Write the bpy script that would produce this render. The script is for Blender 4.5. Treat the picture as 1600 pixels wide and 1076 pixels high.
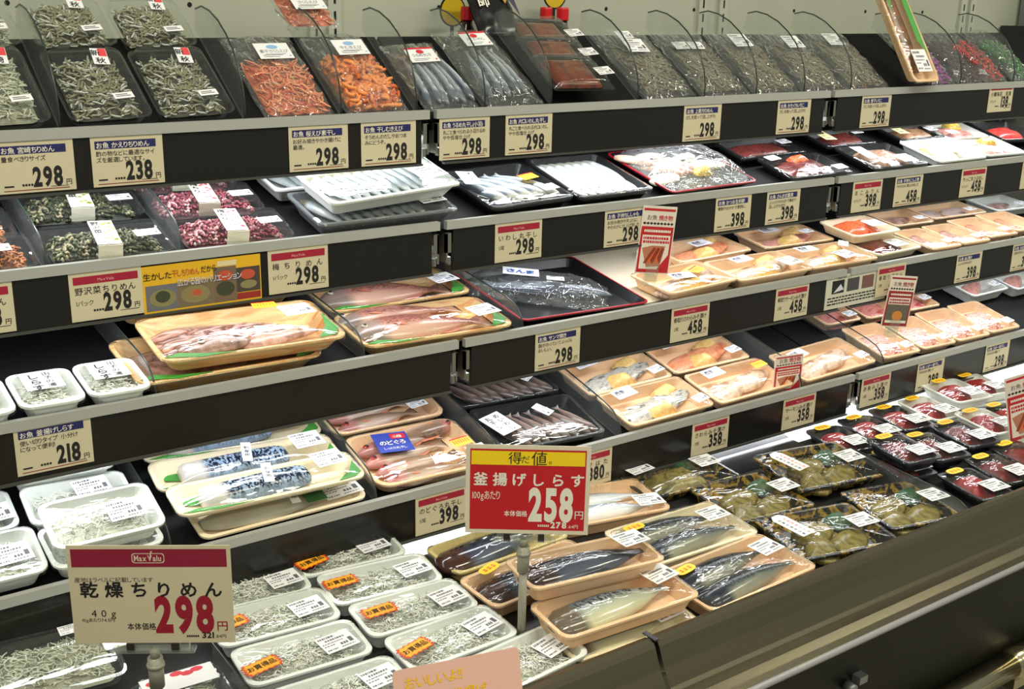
import bpy, math, random
from mathutils import Matrix, Vector, noise

for _o in list(bpy.data.objects):
    bpy.data.objects.remove(_o)
SC = bpy.context.scene
COL = SC.collection
R = math.radians
random.seed(7)

# ------------------------------------------------------------------ camera, light, exposure
# World: X runs along the case (to the right), Y goes back to the wall, Z is up; the front
# edge of the top shelf is y = 0, z = 0.  Metres.
cam_d = bpy.data.cameras.new('camera')
cam = bpy.data.objects.new('camera', cam_d)
COL.objects.link(cam)
YAW, PITCH, ROLL = R(35.958), R(17.114), R(1.2396)
fw = Vector((math.sin(YAW) * math.cos(PITCH), math.cos(YAW) * math.cos(PITCH), -math.sin(PITCH)))
rt = Vector((math.cos(YAW), -math.sin(YAW), 0))
up = rt.cross(fw)
r2 = rt * math.cos(ROLL) + up * math.sin(ROLL)
u2 = up * math.cos(ROLL) - rt * math.sin(ROLL)
cam.matrix_world = Matrix(((r2.x, u2.x, -fw.x, -0.91674), (r2.y, u2.y, -fw.y, -1.48214), (r2.z, u2.z, -fw.z, 0.18628), (0, 0, 0, 1)))
cam_d.sensor_width = 36
cam_d.lens = 1804.3 / 1600 * 36
cam_d.clip_start = 0.02
SC.camera = cam

SC.view_settings.view_transform = 'Standard'
SC.view_settings.look = 'None'
SC.view_settings.gamma = 1
SC.view_settings.use_curve_mapping = False
SC.view_settings.exposure = 0.0
SC.cycles.transparent_max_bounces = 24
SC.cycles.max_bounces = 8
SC.cycles.sample_clamp_indirect = 4

world = bpy.data.worlds.new('store_air')
SC.world = world
world.use_nodes = True
world.node_tree.nodes['Background'].inputs[0].default_value = (0.95, 1.0, 0.86, 1)
world.node_tree.nodes['Background'].inputs[1].default_value = 0.26


def area(name, loc, rot, sx, sy, power, color):
    d = bpy.data.lights.new(name, 'AREA')
    d.shape = 'RECTANGLE'
    d.size, d.size_y, d.energy, d.color = sx, sy, power, color
    o = bpy.data.objects.new(name, d)
    COL.objects.link(o)
    o.location, o.rotation_euler = loc, rot
    return o


WARM = (1.0, 0.95, 0.78)
COOL = (0.93, 0.96, 1.0)
for i, x in enumerate((-1.6, 0.3, 2.2)):
    for j, y in enumerate((-1.0, -2.6)):
        area('ceiling_fluorescent', (x, y, 1.42), (0, 0, 0), 1.2, 0.14, (23, 17)[j], WARM)
# lamps under the front of each shelf: (y, z, power) per shelf
LAMPS = {1: 1.9, 2: 1.2, 3: 1.15, 4: 2.5}

# shelf frames: front edge y, z and backward rise of the goods' plane
SH = {1: (0.0, 0.0, R(35)), 2: (-0.02936, -0.16192, R(15)), 3: (-0.08259, -0.33341, R(8)),
      4: (-0.12825, -0.53635, R(14)), 5: (-0.54494, -0.645, R(3.5))}
WALL_Y = 0.344


def frame(k):
    y, z, t = SH[k]
    return Matrix.Translation((0, y, z)) @ Matrix.Rotation(t, 4, 'X')


# ------------------------------------------------------------------ materials
def srgb(c):
    return tuple(((v / 255) / 12.92 if v / 255 <= 0.04045 else ((v / 255 + 0.055) / 1.055) ** 2.4) for v in c) + (1,)


MATS = {}


def mat(name, c, rough=0.6, metal=0.0, spec=0.5, coat=0.0, emis=0.0, trans=0.0):
    if name in MATS:
        return MATS[name]
    m = bpy.data.materials.new(name)
    m.use_nodes = True
    b = m.node_tree.nodes['Principled BSDF']
    b.inputs['Base Color'].default_value = srgb(c)
    b.inputs['Roughness'].default_value = rough
    b.inputs['Metallic'].default_value = metal
    b.inputs['Specular IOR Level'].default_value = spec
    b.inputs['Coat Weight'].default_value = coat
    if emis:
        b.inputs['Emission Color'].default_value = srgb(c)
        b.inputs['Emission Strength'].default_value = emis
    MATS[name] = m
    return m


def nodes(m):
    return m.node_tree.nodes, m.node_tree.links, m.node_tree.nodes['Principled BSDF']


def mat_noise(name, cols, scale=60, rough=0.5, bump=0.0, stretch=(1, 1, 1), detail=3.0, pos=None, distort=0.0, dist=0.002, coat=0.0):
    """colours blended by a noise pattern in object space"""
    if name in MATS:
        return MATS[name]
    m = mat(name, cols[0], rough, coat=coat)
    N, L, B = nodes(m)
    tc = N.new('ShaderNodeTexCoord')
    mp = N.new('ShaderNodeMapping')
    mp.inputs['Scale'].default_value = stretch
    L.new(tc.outputs['Object'], mp.inputs['Vector'])
    nz = N.new('ShaderNodeTexNoise')
    nz.inputs['Scale'].default_value = scale
    nz.inputs['Detail'].default_value = detail
    nz.inputs['Distortion'].default_value = distort
    L.new(mp.outputs['Vector'], nz.inputs['Vector'])
    cr = N.new('ShaderNodeValToRGB')
    e = cr.color_ramp.elements
    n = len(cols)
    pos = pos or [0.3 + 0.4 * i / (n - 1) for i in range(n)]
    e[0].position, e[0].color = pos[0], srgb(cols[0])
    e[1].position, e[1].color = pos[-1], srgb(cols[-1])
    for i in range(1, n - 1):
        q = e.new(pos[i])
        q.color = srgb(cols[i])
    L.new(nz.outputs['Fac'], cr.inputs['Fac'])
    L.new(cr.outputs['Color'], B.inputs['Base Color'])
    if bump:
        bp = N.new('ShaderNodeBump')
        bp.inputs['Strength'].default_value = bump
        bp.inputs['Distance'].default_value = dist
        L.new(nz.outputs['Fac'], bp.inputs['Height'])
        L.new(bp.outputs['Normal'], B.inputs['Normal'])
    return m


def mat_fish(name, belly, mid, back, head, pattern=None, rough=0.28, pscale=30, pstretch=(3, 1, 1), pmin=0.5):
    """fish skin: belly to back across the body, a head colour in front, a mottled pattern over the back"""
    if name in MATS:
        return MATS[name]
    m = mat(name, mid, rough, spec=0.6)
    N, L, B = nodes(m)
    tc = N.new('ShaderNodeTexCoord')
    sp = N.new('ShaderNodeSeparateXYZ')
    L.new(tc.outputs['Generated'], sp.inputs[0])
    nz = N.new('ShaderNodeTexNoise')
    nz.inputs['Scale'].default_value = 5
    L.new(tc.outputs['Generated'], nz.inputs['Vector'])
    ad = N.new('ShaderNodeMath')
    ad.operation = 'MULTIPLY_ADD'
    ad.inputs[1].default_value = 0.22
    L.new(nz.outputs['Fac'], ad.inputs[0])
    L.new(sp.outputs['Y'], ad.inputs[2])
    cr = N.new('ShaderNodeValToRGB')
    e = cr.color_ramp.elements
    e[0].position, e[0].color = 0.25, srgb(belly)
    e[1].position, e[1].color = 0.92, srgb(back)
    q = e.new(0.55)
    q.color = srgb(mid)
    L.new(ad.outputs[0], cr.inputs['Fac'])
    out = cr.outputs['Color']
    if pattern:
        mp = N.new('ShaderNodeMapping')
        mp.inputs['Scale'].default_value = pstretch
        L.new(tc.outputs['Object'], mp.inputs['Vector'])
        wv = N.new('ShaderNodeTexNoise')
        wv.inputs['Scale'].default_value = pscale
        wv.inputs['Detail'].default_value = 2
        wv.inputs['Distortion'].default_value = 1.4
        L.new(mp.outputs['Vector'], wv.inputs['Vector'])
        r2_ = N.new('ShaderNodeMapRange')
        r2_.inputs['From Min'].default_value = 0.47
        r2_.inputs['From Max'].default_value = 0.53
        L.new(wv.outputs['Fac'], r2_.inputs['Value'])
        msk = N.new('ShaderNodeMapRange')
        msk.inputs['From Min'].default_value = pmin
        msk.inputs['From Max'].default_value = pmin + 0.15
        L.new(sp.outputs['Y'], msk.inputs['Value'])
        mu = N.new('ShaderNodeMath')
        mu.operation = 'MULTIPLY'
        L.new(r2_.outputs[0], mu.inputs[0])
        L.new(msk.outputs[0], mu.inputs[1])
        mx = N.new('ShaderNodeMix')
        mx.data_type = 'RGBA'
        L.new(mu.outputs[0], mx.inputs['Factor'])
        L.new(out, mx.inputs[6])
        mx.inputs[7].default_value = srgb(pattern)
        out = mx.outputs[2]
    hm = N.new('ShaderNodeMapRange')
    hm.inputs['From Min'].default_value = 0.24
    hm.inputs['From Max'].default_value = 0.17
    L.new(sp.outputs['X'], hm.inputs['Value'])
    mx2 = N.new('ShaderNodeMix')
    mx2.data_type = 'RGBA'
    L.new(hm.outputs[0], mx2.inputs['Factor'])
    L.new(out, mx2.inputs[6])
    mx2.inputs[7].default_value = srgb(head)
    L.new(mx2.outputs[2], B.inputs['Base Color'])
    return m


def mat_film(name, tint=(250, 252, 250), milk=0.02, wrinkle=0.25, scale=18, stretch=(1, 3, 1), gloss=0.9, rough=0.06, base=0.02):
    """thin clear plastic: see-through, with a glossy wrinkled surface"""
    if name in MATS:
        return MATS[name]
    m = bpy.data.materials.new(name)
    m.use_nodes = True
    N, L = m.node_tree.nodes, m.node_tree.links
    N.clear()
    out = N.new('ShaderNodeOutputMaterial')
    tr = N.new('ShaderNodeBsdfTransparent')
    tr.inputs[0].default_value = srgb(tint)
    gl = N.new('ShaderNodeBsdfGlossy')
    gl.inputs['Roughness'].default_value = rough
    gl.inputs['Color'].default_value = (gloss, gloss, gloss, 1)
    df = N.new('ShaderNodeBsdfDiffuse')
    df.inputs[0].default_value = srgb((235, 238, 238))
    tc = N.new('ShaderNodeTexCoord')
    mp = N.new('ShaderNodeMapping')
    mp.inputs['Scale'].default_value = stretch
    L.new(tc.outputs['Object'], mp.inputs['Vector'])
    nz = N.new('ShaderNodeTexNoise')
    nz.inputs['Scale'].default_value = scale
    nz.inputs['Detail'].default_value = 2
    nz.inputs['Distortion'].default_value = 0.8
    L.new(mp.outputs['Vector'], nz.inputs['Vector'])
    bp = N.new('ShaderNodeBump')
    bp.inputs['Strength'].default_value = wrinkle
    bp.inputs['Distance'].default_value = 0.02
    L.new(nz.outputs['Fac'], bp.inputs['Height'])
    L.new(bp.outputs['Normal'], gl.inputs['Normal'])
    fr = N.new('ShaderNodeFresnel')
    ge = N.new('ShaderNodeNewGeometry')
    io = N.new('ShaderNodeMath')                 # the same reflection on both faces of the sheet
    io.operation = 'MULTIPLY_ADD'
    io.inputs[1].default_value = 1 / 1.45 - 1.45
    io.inputs[2].default_value = 1.45
    L.new(ge.outputs['Backfacing'], io.inputs[0])
    L.new(io.outputs[0], fr.inputs['IOR'])
    L.new(bp.outputs['Normal'], fr.inputs['Normal'])
    ad = N.new('ShaderNodeMath')
    ad.operation = 'MULTIPLY_ADD'
    ad.use_clamp = True
    ad.inputs[1].default_value = 1.0
    ad.inputs[2].default_value = base
    L.new(fr.outputs[0], ad.inputs[0])
    m1 = N.new('ShaderNodeMixShader')
    m1.inputs[0].default_value = milk
    L.new(tr.outputs[0], m1.inputs[1])
    L.new(df.outputs[0], m1.inputs[2])
    m2 = N.new('ShaderNodeMixShader')
    L.new(ad.outputs[0], m2.inputs[0])
    L.new(m1.outputs[0], m2.inputs[1])
    L.new(gl.outputs[0], m2.inputs[2])
    L.new(m2.outputs[0], out.inputs['Surface'])
    MATS[name] = m
    return m


FILM = mat_film('cling_film', milk=0.008, wrinkle=0.11, scale=16, rough=0.03, base=0.0)
BAG = mat_film('clear_bag_film', milk=0.05, wrinkle=0.85, scale=26, stretch=(2, 1, 1), base=0.015, rough=0.04)
PET = mat_film('clear_box_plastic', milk=0.015, wrinkle=0.04, scale=10, base=0.01)
ACR = mat_film('clear_acrylic', tint=(249, 251, 250), milk=0.05, wrinkle=0.0, base=0.0, gloss=0.7)
ACE = mat('acrylic_edge', (46, 56, 52), 0.3)
WHITE = mat('white_foam', (236, 238, 234), 0.55)
PEACH = mat_noise('peach_foam', [(240, 194, 150), (246, 208, 168)], 25, 0.5, stretch=(1, 6, 1))
CREAM = mat_noise('cream_foam', [(240, 218, 180), (244, 230, 200)], 20, 0.5)
BLACK = mat('black_plastic', (22, 22, 24), 0.35)
SHELF = mat('black_shelf_mat', (13, 13, 14), 0.7, spec=0.2)
RAIL = mat('black_rail_panel', (30, 28, 25), 0.22, spec=0.4)
LIP = mat('pale_shelf_lip', (168, 170, 164), 0.35)
STEELG = mat('galvanised_bracket', (150, 150, 140), 0.35, 0.8)
PAPER = mat('sticker_paper', (236, 237, 238), 0.5)
CARD = mat('beige_card', (206, 195, 163), 0.55)
INK = mat('black_ink', (24, 22, 22), 0.6)
GREY = mat('grey_ink', (96, 96, 100), 0.6)
NAVY = mat('navy_ink', (34, 34, 92), 0.5)
CRIM = mat('crimson_ink', (160, 24, 52), 0.5)
RED = mat('red_ink', (196, 22, 32), 0.5)
DKRED = mat('dark_red_ink', (132, 20, 34), 0.5)
YEL = mat('yellow_ink', (250, 214, 20), 0.5)
ORANGE = mat('orange_sticker', (250, 172, 30), 0.45)
YSTICK = mat('yellow_sticker', (250, 208, 40), 0.45)
PINK = mat('pink_card', (222, 176, 160), 0.5)
WINK = mat('white_ink', (238, 232, 216), 0.6)
BLUE = mat('blue_ink', (40, 58, 150), 0.5)
GREEN = mat('leaf_green_print', (64, 150, 52), 0.5)


# ------------------------------------------------------------------ mesh helpers
class MB:
    def __init__(s):
        s.v, s.f, s.m, s.sm = [], [], [], []

    def add(s, vs, fs, mi=0, smooth=False, M=None):
        o = len(s.v)
        s.v += [tuple(M @ Vector(v)) for v in vs] if M is not None else [tuple(v) for v in vs]
        for f in fs:
            s.f.append(tuple(i + o for i in f))
            s.m.append(mi)
            s.sm.append(smooth)
        return s

    def box(s, c, d, mi=0, M=None):
        x, y, z = c
        a, b, e = d[0] / 2, d[1] / 2, d[2] / 2
        vs = [(x + i * a, y + j * b, z + k * e) for k in (-1, 1) for j in (-1, 1) for i in (-1, 1)]
        return s.add(vs, [(0, 2, 3, 1), (4, 5, 7, 6), (0, 1, 5, 4), (2, 6, 7, 3), (0, 4, 6, 2), (1, 3, 7, 5)], mi, False, M)

    def quad(s, x0, y0, x1, y1, z, mi=0, M=None):
        return s.add([(x0, y0, z), (x1, y0, z), (x1, y1, z), (x0, y1, z)], [(0, 1, 2, 3)], mi, False, M)

    def poly(s, pts, z, mi=0, th=0.0, M=None):
        n = len(pts)
        if not th:
            return s.add([(p[0], p[1], z) for p in pts], [tuple(range(n))], mi, False, M)
        vs = [(p[0], p[1], z) for p in pts] + [(p[0], p[1], z - th) for p in pts]
        fs = [tuple(range(n)), tuple(range(2 * n - 1, n - 1, -1))] + [(i, i + n, (i + 1) % n + n, (i + 1) % n) for i in range(n)]
        return s.add(vs, fs, mi, False, M)

    def loft(s, rings, mi=0, smooth=True, cap0=False, cap1=False, close=True, M=None):
        n = len(rings[0])
        vs = [p for r in rings for p in r]
        fs = []
        for i in range(len(rings) - 1):
            for j in range(n if close else n - 1):
                k = (j + 1) % n
                fs.append((i * n + j, i * n + k, (i + 1) * n + k, (i + 1) * n + j))
        if cap0:
            fs.append(tuple(range(n - 1, -1, -1)))
        if cap1:
            fs.append(tuple(range((len(rings) - 1) * n, len(rings) * n)))
        return s.add(vs, fs, mi, smooth, M)

    def tube(s, pts, r, n=6, mi=0, cap=True, M=None):
        pts = [Vector(p) for p in pts]
        rings = []
        for i, p in enumerate(pts):
            d = (pts[min(i + 1, len(pts) - 1)] - pts[max(i - 1, 0)]).normalized()
            a = d.orthogonal().normalized() if abs(d.z) > 0.9 else d.cross(Vector((0, 0, 1))).normalized()
            b = d.cross(a)
            rr = r[i] if isinstance(r, (list, tuple)) else r
            rings.append([p + (a * math.cos(2 * math.pi * k / n) + b * math.sin(2 * math.pi * k / n)) * rr for k in range(n)])
        return s.loft(rings, mi, n > 3, cap, cap, True, M)

    def mesh(s, name, mats):
        me = bpy.data.meshes.new(name)
        me.from_pydata(s.v, [], s.f)
        for m in mats:
            me.materials.append(m)
        me.polygons.foreach_set('material_index', s.m)
        me.polygons.foreach_set('use_smooth', s.sm)
        me.update()
        return me

    def build(s, name, mats, parent=None, M=None):
        if not isinstance(mats, (list, tuple)):
            mats = [mats]
        o = bpy.data.objects.new(name, s.mesh(name, mats))
        COL.objects.link(o)
        if parent is not None:
            o.parent = parent
        if M is not None:
            o.matrix_basis = M
        return o


def empty(name, M=None):
    o = bpy.data.objects.new(name, None)
    o.empty_display_size = 0.02
    COL.objects.link(o)
    if M is not None:
        o.matrix_basis = M
    return o


def tag(o, label=None, cat=None, group=None, kind=None):
    if label: o['label'] = label
    if cat: o['category'] = cat
    if group: o['group'] = group
    if kind: o['kind'] = kind
    return o


def copy_tree(o, parent=None):
    c = o.copy()
    COL.objects.link(c)
    c.parent = parent
    for ch in list(o.children):
        copy_tree(ch, c)
    return c


def inst(o, name, parent, M):
    """another part that shares a mesh"""
    c = bpy.data.objects.new(name, o)
    COL.objects.link(c)
    c.parent = parent
    c.matrix_basis = M
    return c


_G = {}


def glyph(ch, bold):
    k = (ch, bold)
    if k not in _G:
        c = bpy.data.curves.new('glyph', 'FONT')
        c.body = ch
        c.resolution_u = 5 if ch in '0123456789' and bold > 0.02 else 2
        c.offset = bold
        o = bpy.data.objects.new('glyph', c)
        COL.objects.link(o)
        dg = bpy.context.evaluated_depsgraph_get()
        dg.update()
        me = bpy.data.meshes.new_from_object(o.evaluated_get(dg))
        vs = [tuple(v.co) for v in me.vertices]
        fs = [tuple(p.vertices) for p in me.polygons]
        bpy.data.objects.remove(o)
        bpy.data.curves.remove(c)
        bpy.data.meshes.remove(me)
        x0 = min((v[0] for v in vs), default=0)
        x1 = max((v[0] for v in vs), default=0.3)
        _G[k] = (vs, fs, x0, x1)
    return _G[k]


def text(mb, s, x, y, h, z, mi, bold=0.0, fit=None, spread=None, align='l', sx=1.0, M=None, vert=False):
    """print a line: h = em height; fit squeezes it to a width; spread places the characters evenly over a width"""
    cjk = bold > 0 and any(ord(c) > 255 for c in s)
    if cjk:                                       # heavier strokes: the same line printed with tiny shifts
        for q, (dx, dy) in enumerate(((-1, 0), (1, 0), (0, 1), (0, -1))):
            text(mb, s, x + dx * bold * h * 0.8, y + dy * bold * h * 0.8, h, z + q * 0.00003, mi, 0.0, fit, spread, align, sx, M, vert)
        return
    glyphs = [(None if c == ' ' else glyph(c, bold)) for c in s]
    if vert:
        for i, g in enumerate(glyphs):
            if g:
                cx = (g[2] + g[3]) / 2
                mb.add([(x + (v[0] - cx) * h, y - i * h * 1.04 + v[1] * h, z) for v in g[0]], g[1], mi, False, M)
        return
    if spread:
        n = len(s)
        for i, g in enumerate(glyphs):
            if g:
                cx = (g[2] + g[3]) / 2
                px = x + (spread - h) * i / max(1, n - 1) + h / 2
                mb.add([(px + (v[0] - cx) * h * sx, y + v[1] * h, z) for v in g[0]], g[1], mi, False, M)
        return
    adv = [(0.35 if g is None else (g[3] - g[2]) + 0.09) for g in glyphs]
    w = sum(adv) * h * sx
    k = sx * (fit / w if fit and w > fit else 1.0)
    w = sum(adv) * h * k
    px = x - (w if align == 'r' else w / 2 if align == 'c' else 0)
    for g, a in zip(glyphs, adv):
        if g:
            mb.add([(px + (v[0] - g[2]) * h * k, y + v[1] * h, z) for v in g[0]], g[1], mi, False, M)
        px += a * h * k


def rrect(w, l, r, z, n=4):
    pts = []
    for cx, cy, a0 in ((1, 1, 0), (-1, 1, 90), (-1, -1, 180), (1, -1, 270)):
        for i in range(n + 1):
            a = R(a0 + 90 * i / n)
            pts.append((cx * (w / 2 - r) + r * math.cos(a), cy * (l / 2 - r) + r * math.sin(a), z))
    return pts


def tray_mesh(w, l, h, r=0.016, fl=0.008, t=0.003, lip=0.004):
    b = MB()
    rings = [rrect(w - 2 * fl - 2 * lip, l - 2 * fl - 2 * lip, max(0.004, r - 0.004), 0),
             rrect(w - 2 * lip, l - 2 * lip, r, h - 0.003), rrect(w, l, r, h - 0.003), rrect(w, l, r, h),
             rrect(w - 2 * lip - t, l - 2 * lip - t, r, h),
             rrect(w - 2 * lip - 2 * t - 2 * fl, l - 2 * lip - 2 * t - 2 * fl, max(0.004, r - 0.005), t)]
    b.loft(rings, 0, False, True, True)
    return b


def film_mesh(w, l, z, dome=0.004, r=0.016, skirt=0.006, seed=0, rough=0.0008):
    b = MB()
    rg = [rrect(w + 0.0012, l + 0.0012, r, z - skirt), rrect(w + 0.001, l + 0.001, r, z)]
    for s in (0.9, 0.75, 0.55, 0.35, 0.15, 0.02):
        ring = []
        for x, y, _ in rrect(w * s, l * s, r * s, 0):
            q = noise.noise(Vector((x * 40 + seed * 7.1, y * 40, seed)))
            ring.append((x, y, z + dome * (1 - s ** 2.2) + rough * q * 2))
        rg.append(ring)
    b.loft(rg, 0, True, False, True)
    return b


# ------------------------------------------------------------------ stickers and labels on packs
def sticker_mesh(w=0.046, l=0.036):
    if ('st', w, l) in _G:
        return _G[('st', w, l)]
    b = MB()
    b.box((0, 0, -0.0002), (w, l, 0.0004), 0)
    rnd = random.Random(3)
    for i, (yy, hh, x0, x1) in enumerate(((0.36, 0.10, -0.44, 0.05), (0.18, 0.09, -0.30, 0.28), (0.02, 0.05, -0.44, 0.2), (-0.12, 0.05, -0.44, -0.1),
                                          (-0.2, 0.13, 0.02, 0.24), (-0.36, 0.07, -0.44, -0.14), (-0.38, 0.05, -0.02, 0.4))):
        x = x0
        while x < x1:
            d = rnd.uniform(0.025, 0.07)
            b.quad(x * w, (yy - hh / 2) * l, min(x + d, x1) * w, (yy + hh / 2) * l, 0.0002, 1)
            x += d + rnd.uniform(0.015, 0.03)
    b.quad(0.3 * w, -0.26 * l, 0.42 * w, 0.02 * l, 0.0002, 1)
    _G[('st', w, l)] = b.mesh('price_sticker', [PAPER, GREY])
    return _G[('st', w, l)]


def burst_mesh():
    if 'burst' not in _G:
        b = MB()
        for mi, k, z in ((0, 1.0, 0), (1, 0.86, 0.0002)):
            pts = []
            for i in range(36):
                a = 2 * math.pi * i / 36
                rr = k * (1.0 if i % 2 else 0.84)
                c, s = math.cos(a), math.sin(a)
                q = max(abs(c), abs(s))
                pts.append((0.026 * rr * c / q, 0.0125 * rr * s / q))
            b.poly(pts, z, mi, 0.0003)
        text(b, 'お買得品', 0, -0.004, 0.0105, 0.0005, 2, 0.02, align='c', sx=0.95)
        _G['burst'] = b.mesh('burst_sticker', [mat('sticker_red_edge', (206, 72, 30), 0.5), ORANGE, INK])
    return _G['burst']


def oval_mesh():
    if 'oval' not in _G:
        b = MB()
        b.poly([(0.019 * math.copysign(abs(math.cos(a)) ** 0.6, math.cos(a)), 0.0085 * math.copysign(abs(math.sin(a)) ** 0.6, math.sin(a)))
                for a in [2 * math.pi * i / 24 for i in range(24)]], 0, 0, 0.0003)
        for x in (-0.009, 0.0, 0.009):
            b.quad(x - 0.003, -0.003, x + 0.003, -0.001, 0.0003, 1)
            b.quad(x - 0.003, 0.001, x + 0.003, 0.0024, 0.0003, 1)
            b.quad(x - 0.0006, -0.004, x + 0.0006, 0.004, 0.0003, 1)
        _G['oval'] = b.mesh('yellow_oval_sticker', [YSTICK, mat('orange_ink', (214, 110, 20), 0.5)])
    return _G['oval']


def yellowtag_mesh():
    if 'ytag' not in _G:
        b = MB()
        b.box((0, 0, 0), (0.034, 0.02, 0.0004), 0)
        for i in range(7):
            b.quad(-0.015 + i * 0.0044, -0.004, -0.0122 + i * 0.0044, 0.005, 0.0003, 1)
        b.quad(-0.017, 0.007, 0.017, 0.01, 0.0003, 2)
        _G['ytag'] = b.mesh('yellow_offer_sticker', [YSTICK, mat('orange_ink', (214, 110, 20), 0.5), RED])
    return _G['ytag']


def T(x, y, z, rz=0, rx=0, ry=0):
    return Matrix.Translation((x, y, z)) @ Matrix.Rotation(R(rz), 4, 'Z') @ Matrix.Rotation(R(ry), 4, 'Y') @ Matrix.Rotation(R(rx), 4, 'X')


def put_stickers(root, lst, z):
    """lst of (kind, x, y, angle)"""
    for k, x, y, a in lst:
        if k == 'p': inst(sticker_mesh(), 'price_sticker', root, T(x, y, z, a))
        elif k == 's': inst(sticker_mesh(0.034, 0.02), 'price_sticker', root, T(x, y, z, a))
        elif k == 'b': inst(burst_mesh(), 'burst_sticker', root, T(x, y, z + 0.0004, a))
        elif k == 'o': inst(oval_mesh(), 'yellow_sticker', root, T(x, y, z + 0.0004, a))
        elif k == 'y': inst(yellowtag_mesh(), 'offer_sticker', root, T(x, y, z + 0.0004, a))


# ------------------------------------------------------------------ contents
def strands_mesh(key, n, w, l, hgt, L, r, seed, name, m, curl=1.2, seg=4):
    if key in _G:
        return _G[key]
    rnd = random.Random(seed)
    b = MB()
    # a bed under the loose pieces
    ring = []
    rg = []
    for s in (1.0, 0.8, 0.5, 0.2):
        rg.append([(x, y, hgt * 0.75 * (1 - s ** 3)) for x, y, _ in rrect(w * s, l * s, 0.01 * s, 0)])
    b.loft(rg, 0, True, False, True)
    for i in range(n):
        x, y = rnd.uniform(-w / 2, w / 2) * 0.94, rnd.uniform(-l / 2, l / 2) * 0.94
        e = max(abs(x) / (w / 2), abs(y) / (l / 2))
        z = hgt * (1 - e ** 3) * rnd.uniform(0.75, 1.05)
        a = rnd.uniform(0, 6.28)
        k = rnd.uniform(-curl, curl)
        ln = L * rnd.uniform(0.7, 1.2)
        pts = []
        px, py = x, y
        for q in range(seg):
            pts.append((max(-w / 2, min(w / 2, px)), max(-l / 2, min(l / 2, py)), z + rnd.uniform(-1, 1) * r))
            px += math.cos(a) * ln / (seg - 1)
            py += math.sin(a) * ln / (seg - 1)
            a += k
        rr = [r * (0.6 + 0.5 * math.sin(math.pi * (q + 0.6) / seg)) for q in range(seg)]
        b.tube(pts, rr, 4, 1 if rnd.random() < 0.72 else 2, False)
    _G[key] = b.mesh(name, m)
    return _G[key]


FISHP = {  # station: (s, half height, half thickness)
    'round': [(0, .10, .10), (.03, .34, .4), (.09, .62, .75), (.17, .86, .95), (.27, 1, 1), (.42, .98, 1), (.56, .82, .85), (.69, .55, .6), (.79, .3, .35), (.86, .2, .2), (.91, .42, .08), (1.0, .72, .04)],
    'slim': [(0, .12, .15), (.04, .42, .5), (.11, .75, .8), (.2, .95, 1), (.34, 1, 1), (.52, .95, .95), (.68, .72, .75), (.8, .42, .45), (.88, .2, .22), (.93, .5, .1), (1.0, .95, .05)],
    'log': [(0, .62, .5), (.02, .85, .8), (.06, .97, .97), (.3, 1, 1), (.7, 1, 1), (.9, .92, .92), (.97, .8, .75), (1, .5, .4)],
    'fillet': [(0, .35, .3), (.03, .7, .7), (.1, .95, .95), (.3, 1, 1), (.52, .94, .95), (.7, .72, .75), (.83, .42, .45), (.92, .22, .22), (.96, .2, .12), (1, .34, .06)],
}


def fish_mesh(key, L, H, Tk, prof, m, bend=0.0, fins=True, name='fish'):
    k = ('fish', key)
    if k in _G:
        return _G[k]
    b = MB()
    rings = []
    n = 12
    st = FISHP[prof]
    for s, a, t in st:
        x = (s - 0.5) * L
        cy = bend * L * (1 - (2 * s - 1) ** 2)
        ring = []
        for j in range(n):
            th = 2 * math.pi * j / n
            yy = math.cos(th) * a * H / 2
            zz = math.sin(th) * t * Tk / 2
            if zz < 0: zz *= 0.7
            xx = x
            if prof not in ('fillet', 'log') and s > 0.99:
                xx -= 0.05 * L * (1 - abs(math.cos(th)))
            ring.append((xx, cy + yy, zz + Tk * 0.35))
        rings.append(ring)
    b.loft(rings, 0, True, True, True)
    if fins and prof not in ('fillet', 'log'):
        def top(s):
            for (s0, a0, _), (s1, a1, _) in zip(st, st[1:]):
                if s0 <= s <= s1:
                    return a0 + (a1 - a0) * (s - s0) / (s1 - s0)
        ss = [0.26 + 0.4 * i / 9 for i in range(10)]
        lo = [((s - .5) * L, bend * L * (1 - (2 * s - 1) ** 2) + top(s) * H / 2 * 0.95, Tk * 0.36) for s in ss]
        hi = [(p[0] + 0.02 * L, p[1] + H * 0.16 * math.sin(math.pi * (i + .7) / 10.5) * (0.75 + 0.25 * (i % 2)), Tk * 0.37) for i, p in enumerate(lo)]
        lo2 = [(p[0], p[1], p[2] + 0.0008) for p in lo]
        hi2 = [(p[0], p[1], p[2] + 0.0004) for p in hi]
        b.loft([lo, hi, hi2, lo2], 1, False, close=False)
        ss = [0.58 + 0.16 * i / 4 for i in range(5)]
        lo = [((s - .5) * L, bend * L * (1 - (2 * s - 1) ** 2) - top(s) * H / 2 * 0.95, Tk * 0.36) for s in ss]
        hi = [(p[0] + 0.02 * L, p[1] - H * 0.10 * math.sin(math.pi * (i + .6) / 5), Tk * 0.37) for i, p in enumerate(lo)]
        b.loft([lo, hi, [(p[0], p[1], p[2] + 0.0006) for p in hi]], 1, False, close=False)
        # pectoral fin on the flank
        fx, fy = (-0.5 + 0.27) * L, bend * L * 0.78 - H * 0.1
        b.add([(fx, fy, Tk * 0.86), (fx + 0.13 * L, fy + H * 0.02, Tk * 0.8), (fx + 0.11 * L, fy - H * 0.13, Tk * 0.78), (fx + 0.03 * L, fy - H * 0.09, Tk * 0.84)], [(0, 1, 2, 3)], 1)
    ms = m if isinstance(m, list) else [m, m]
    _G[k] = b.mesh(name, ms)
    return _G[k]


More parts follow.
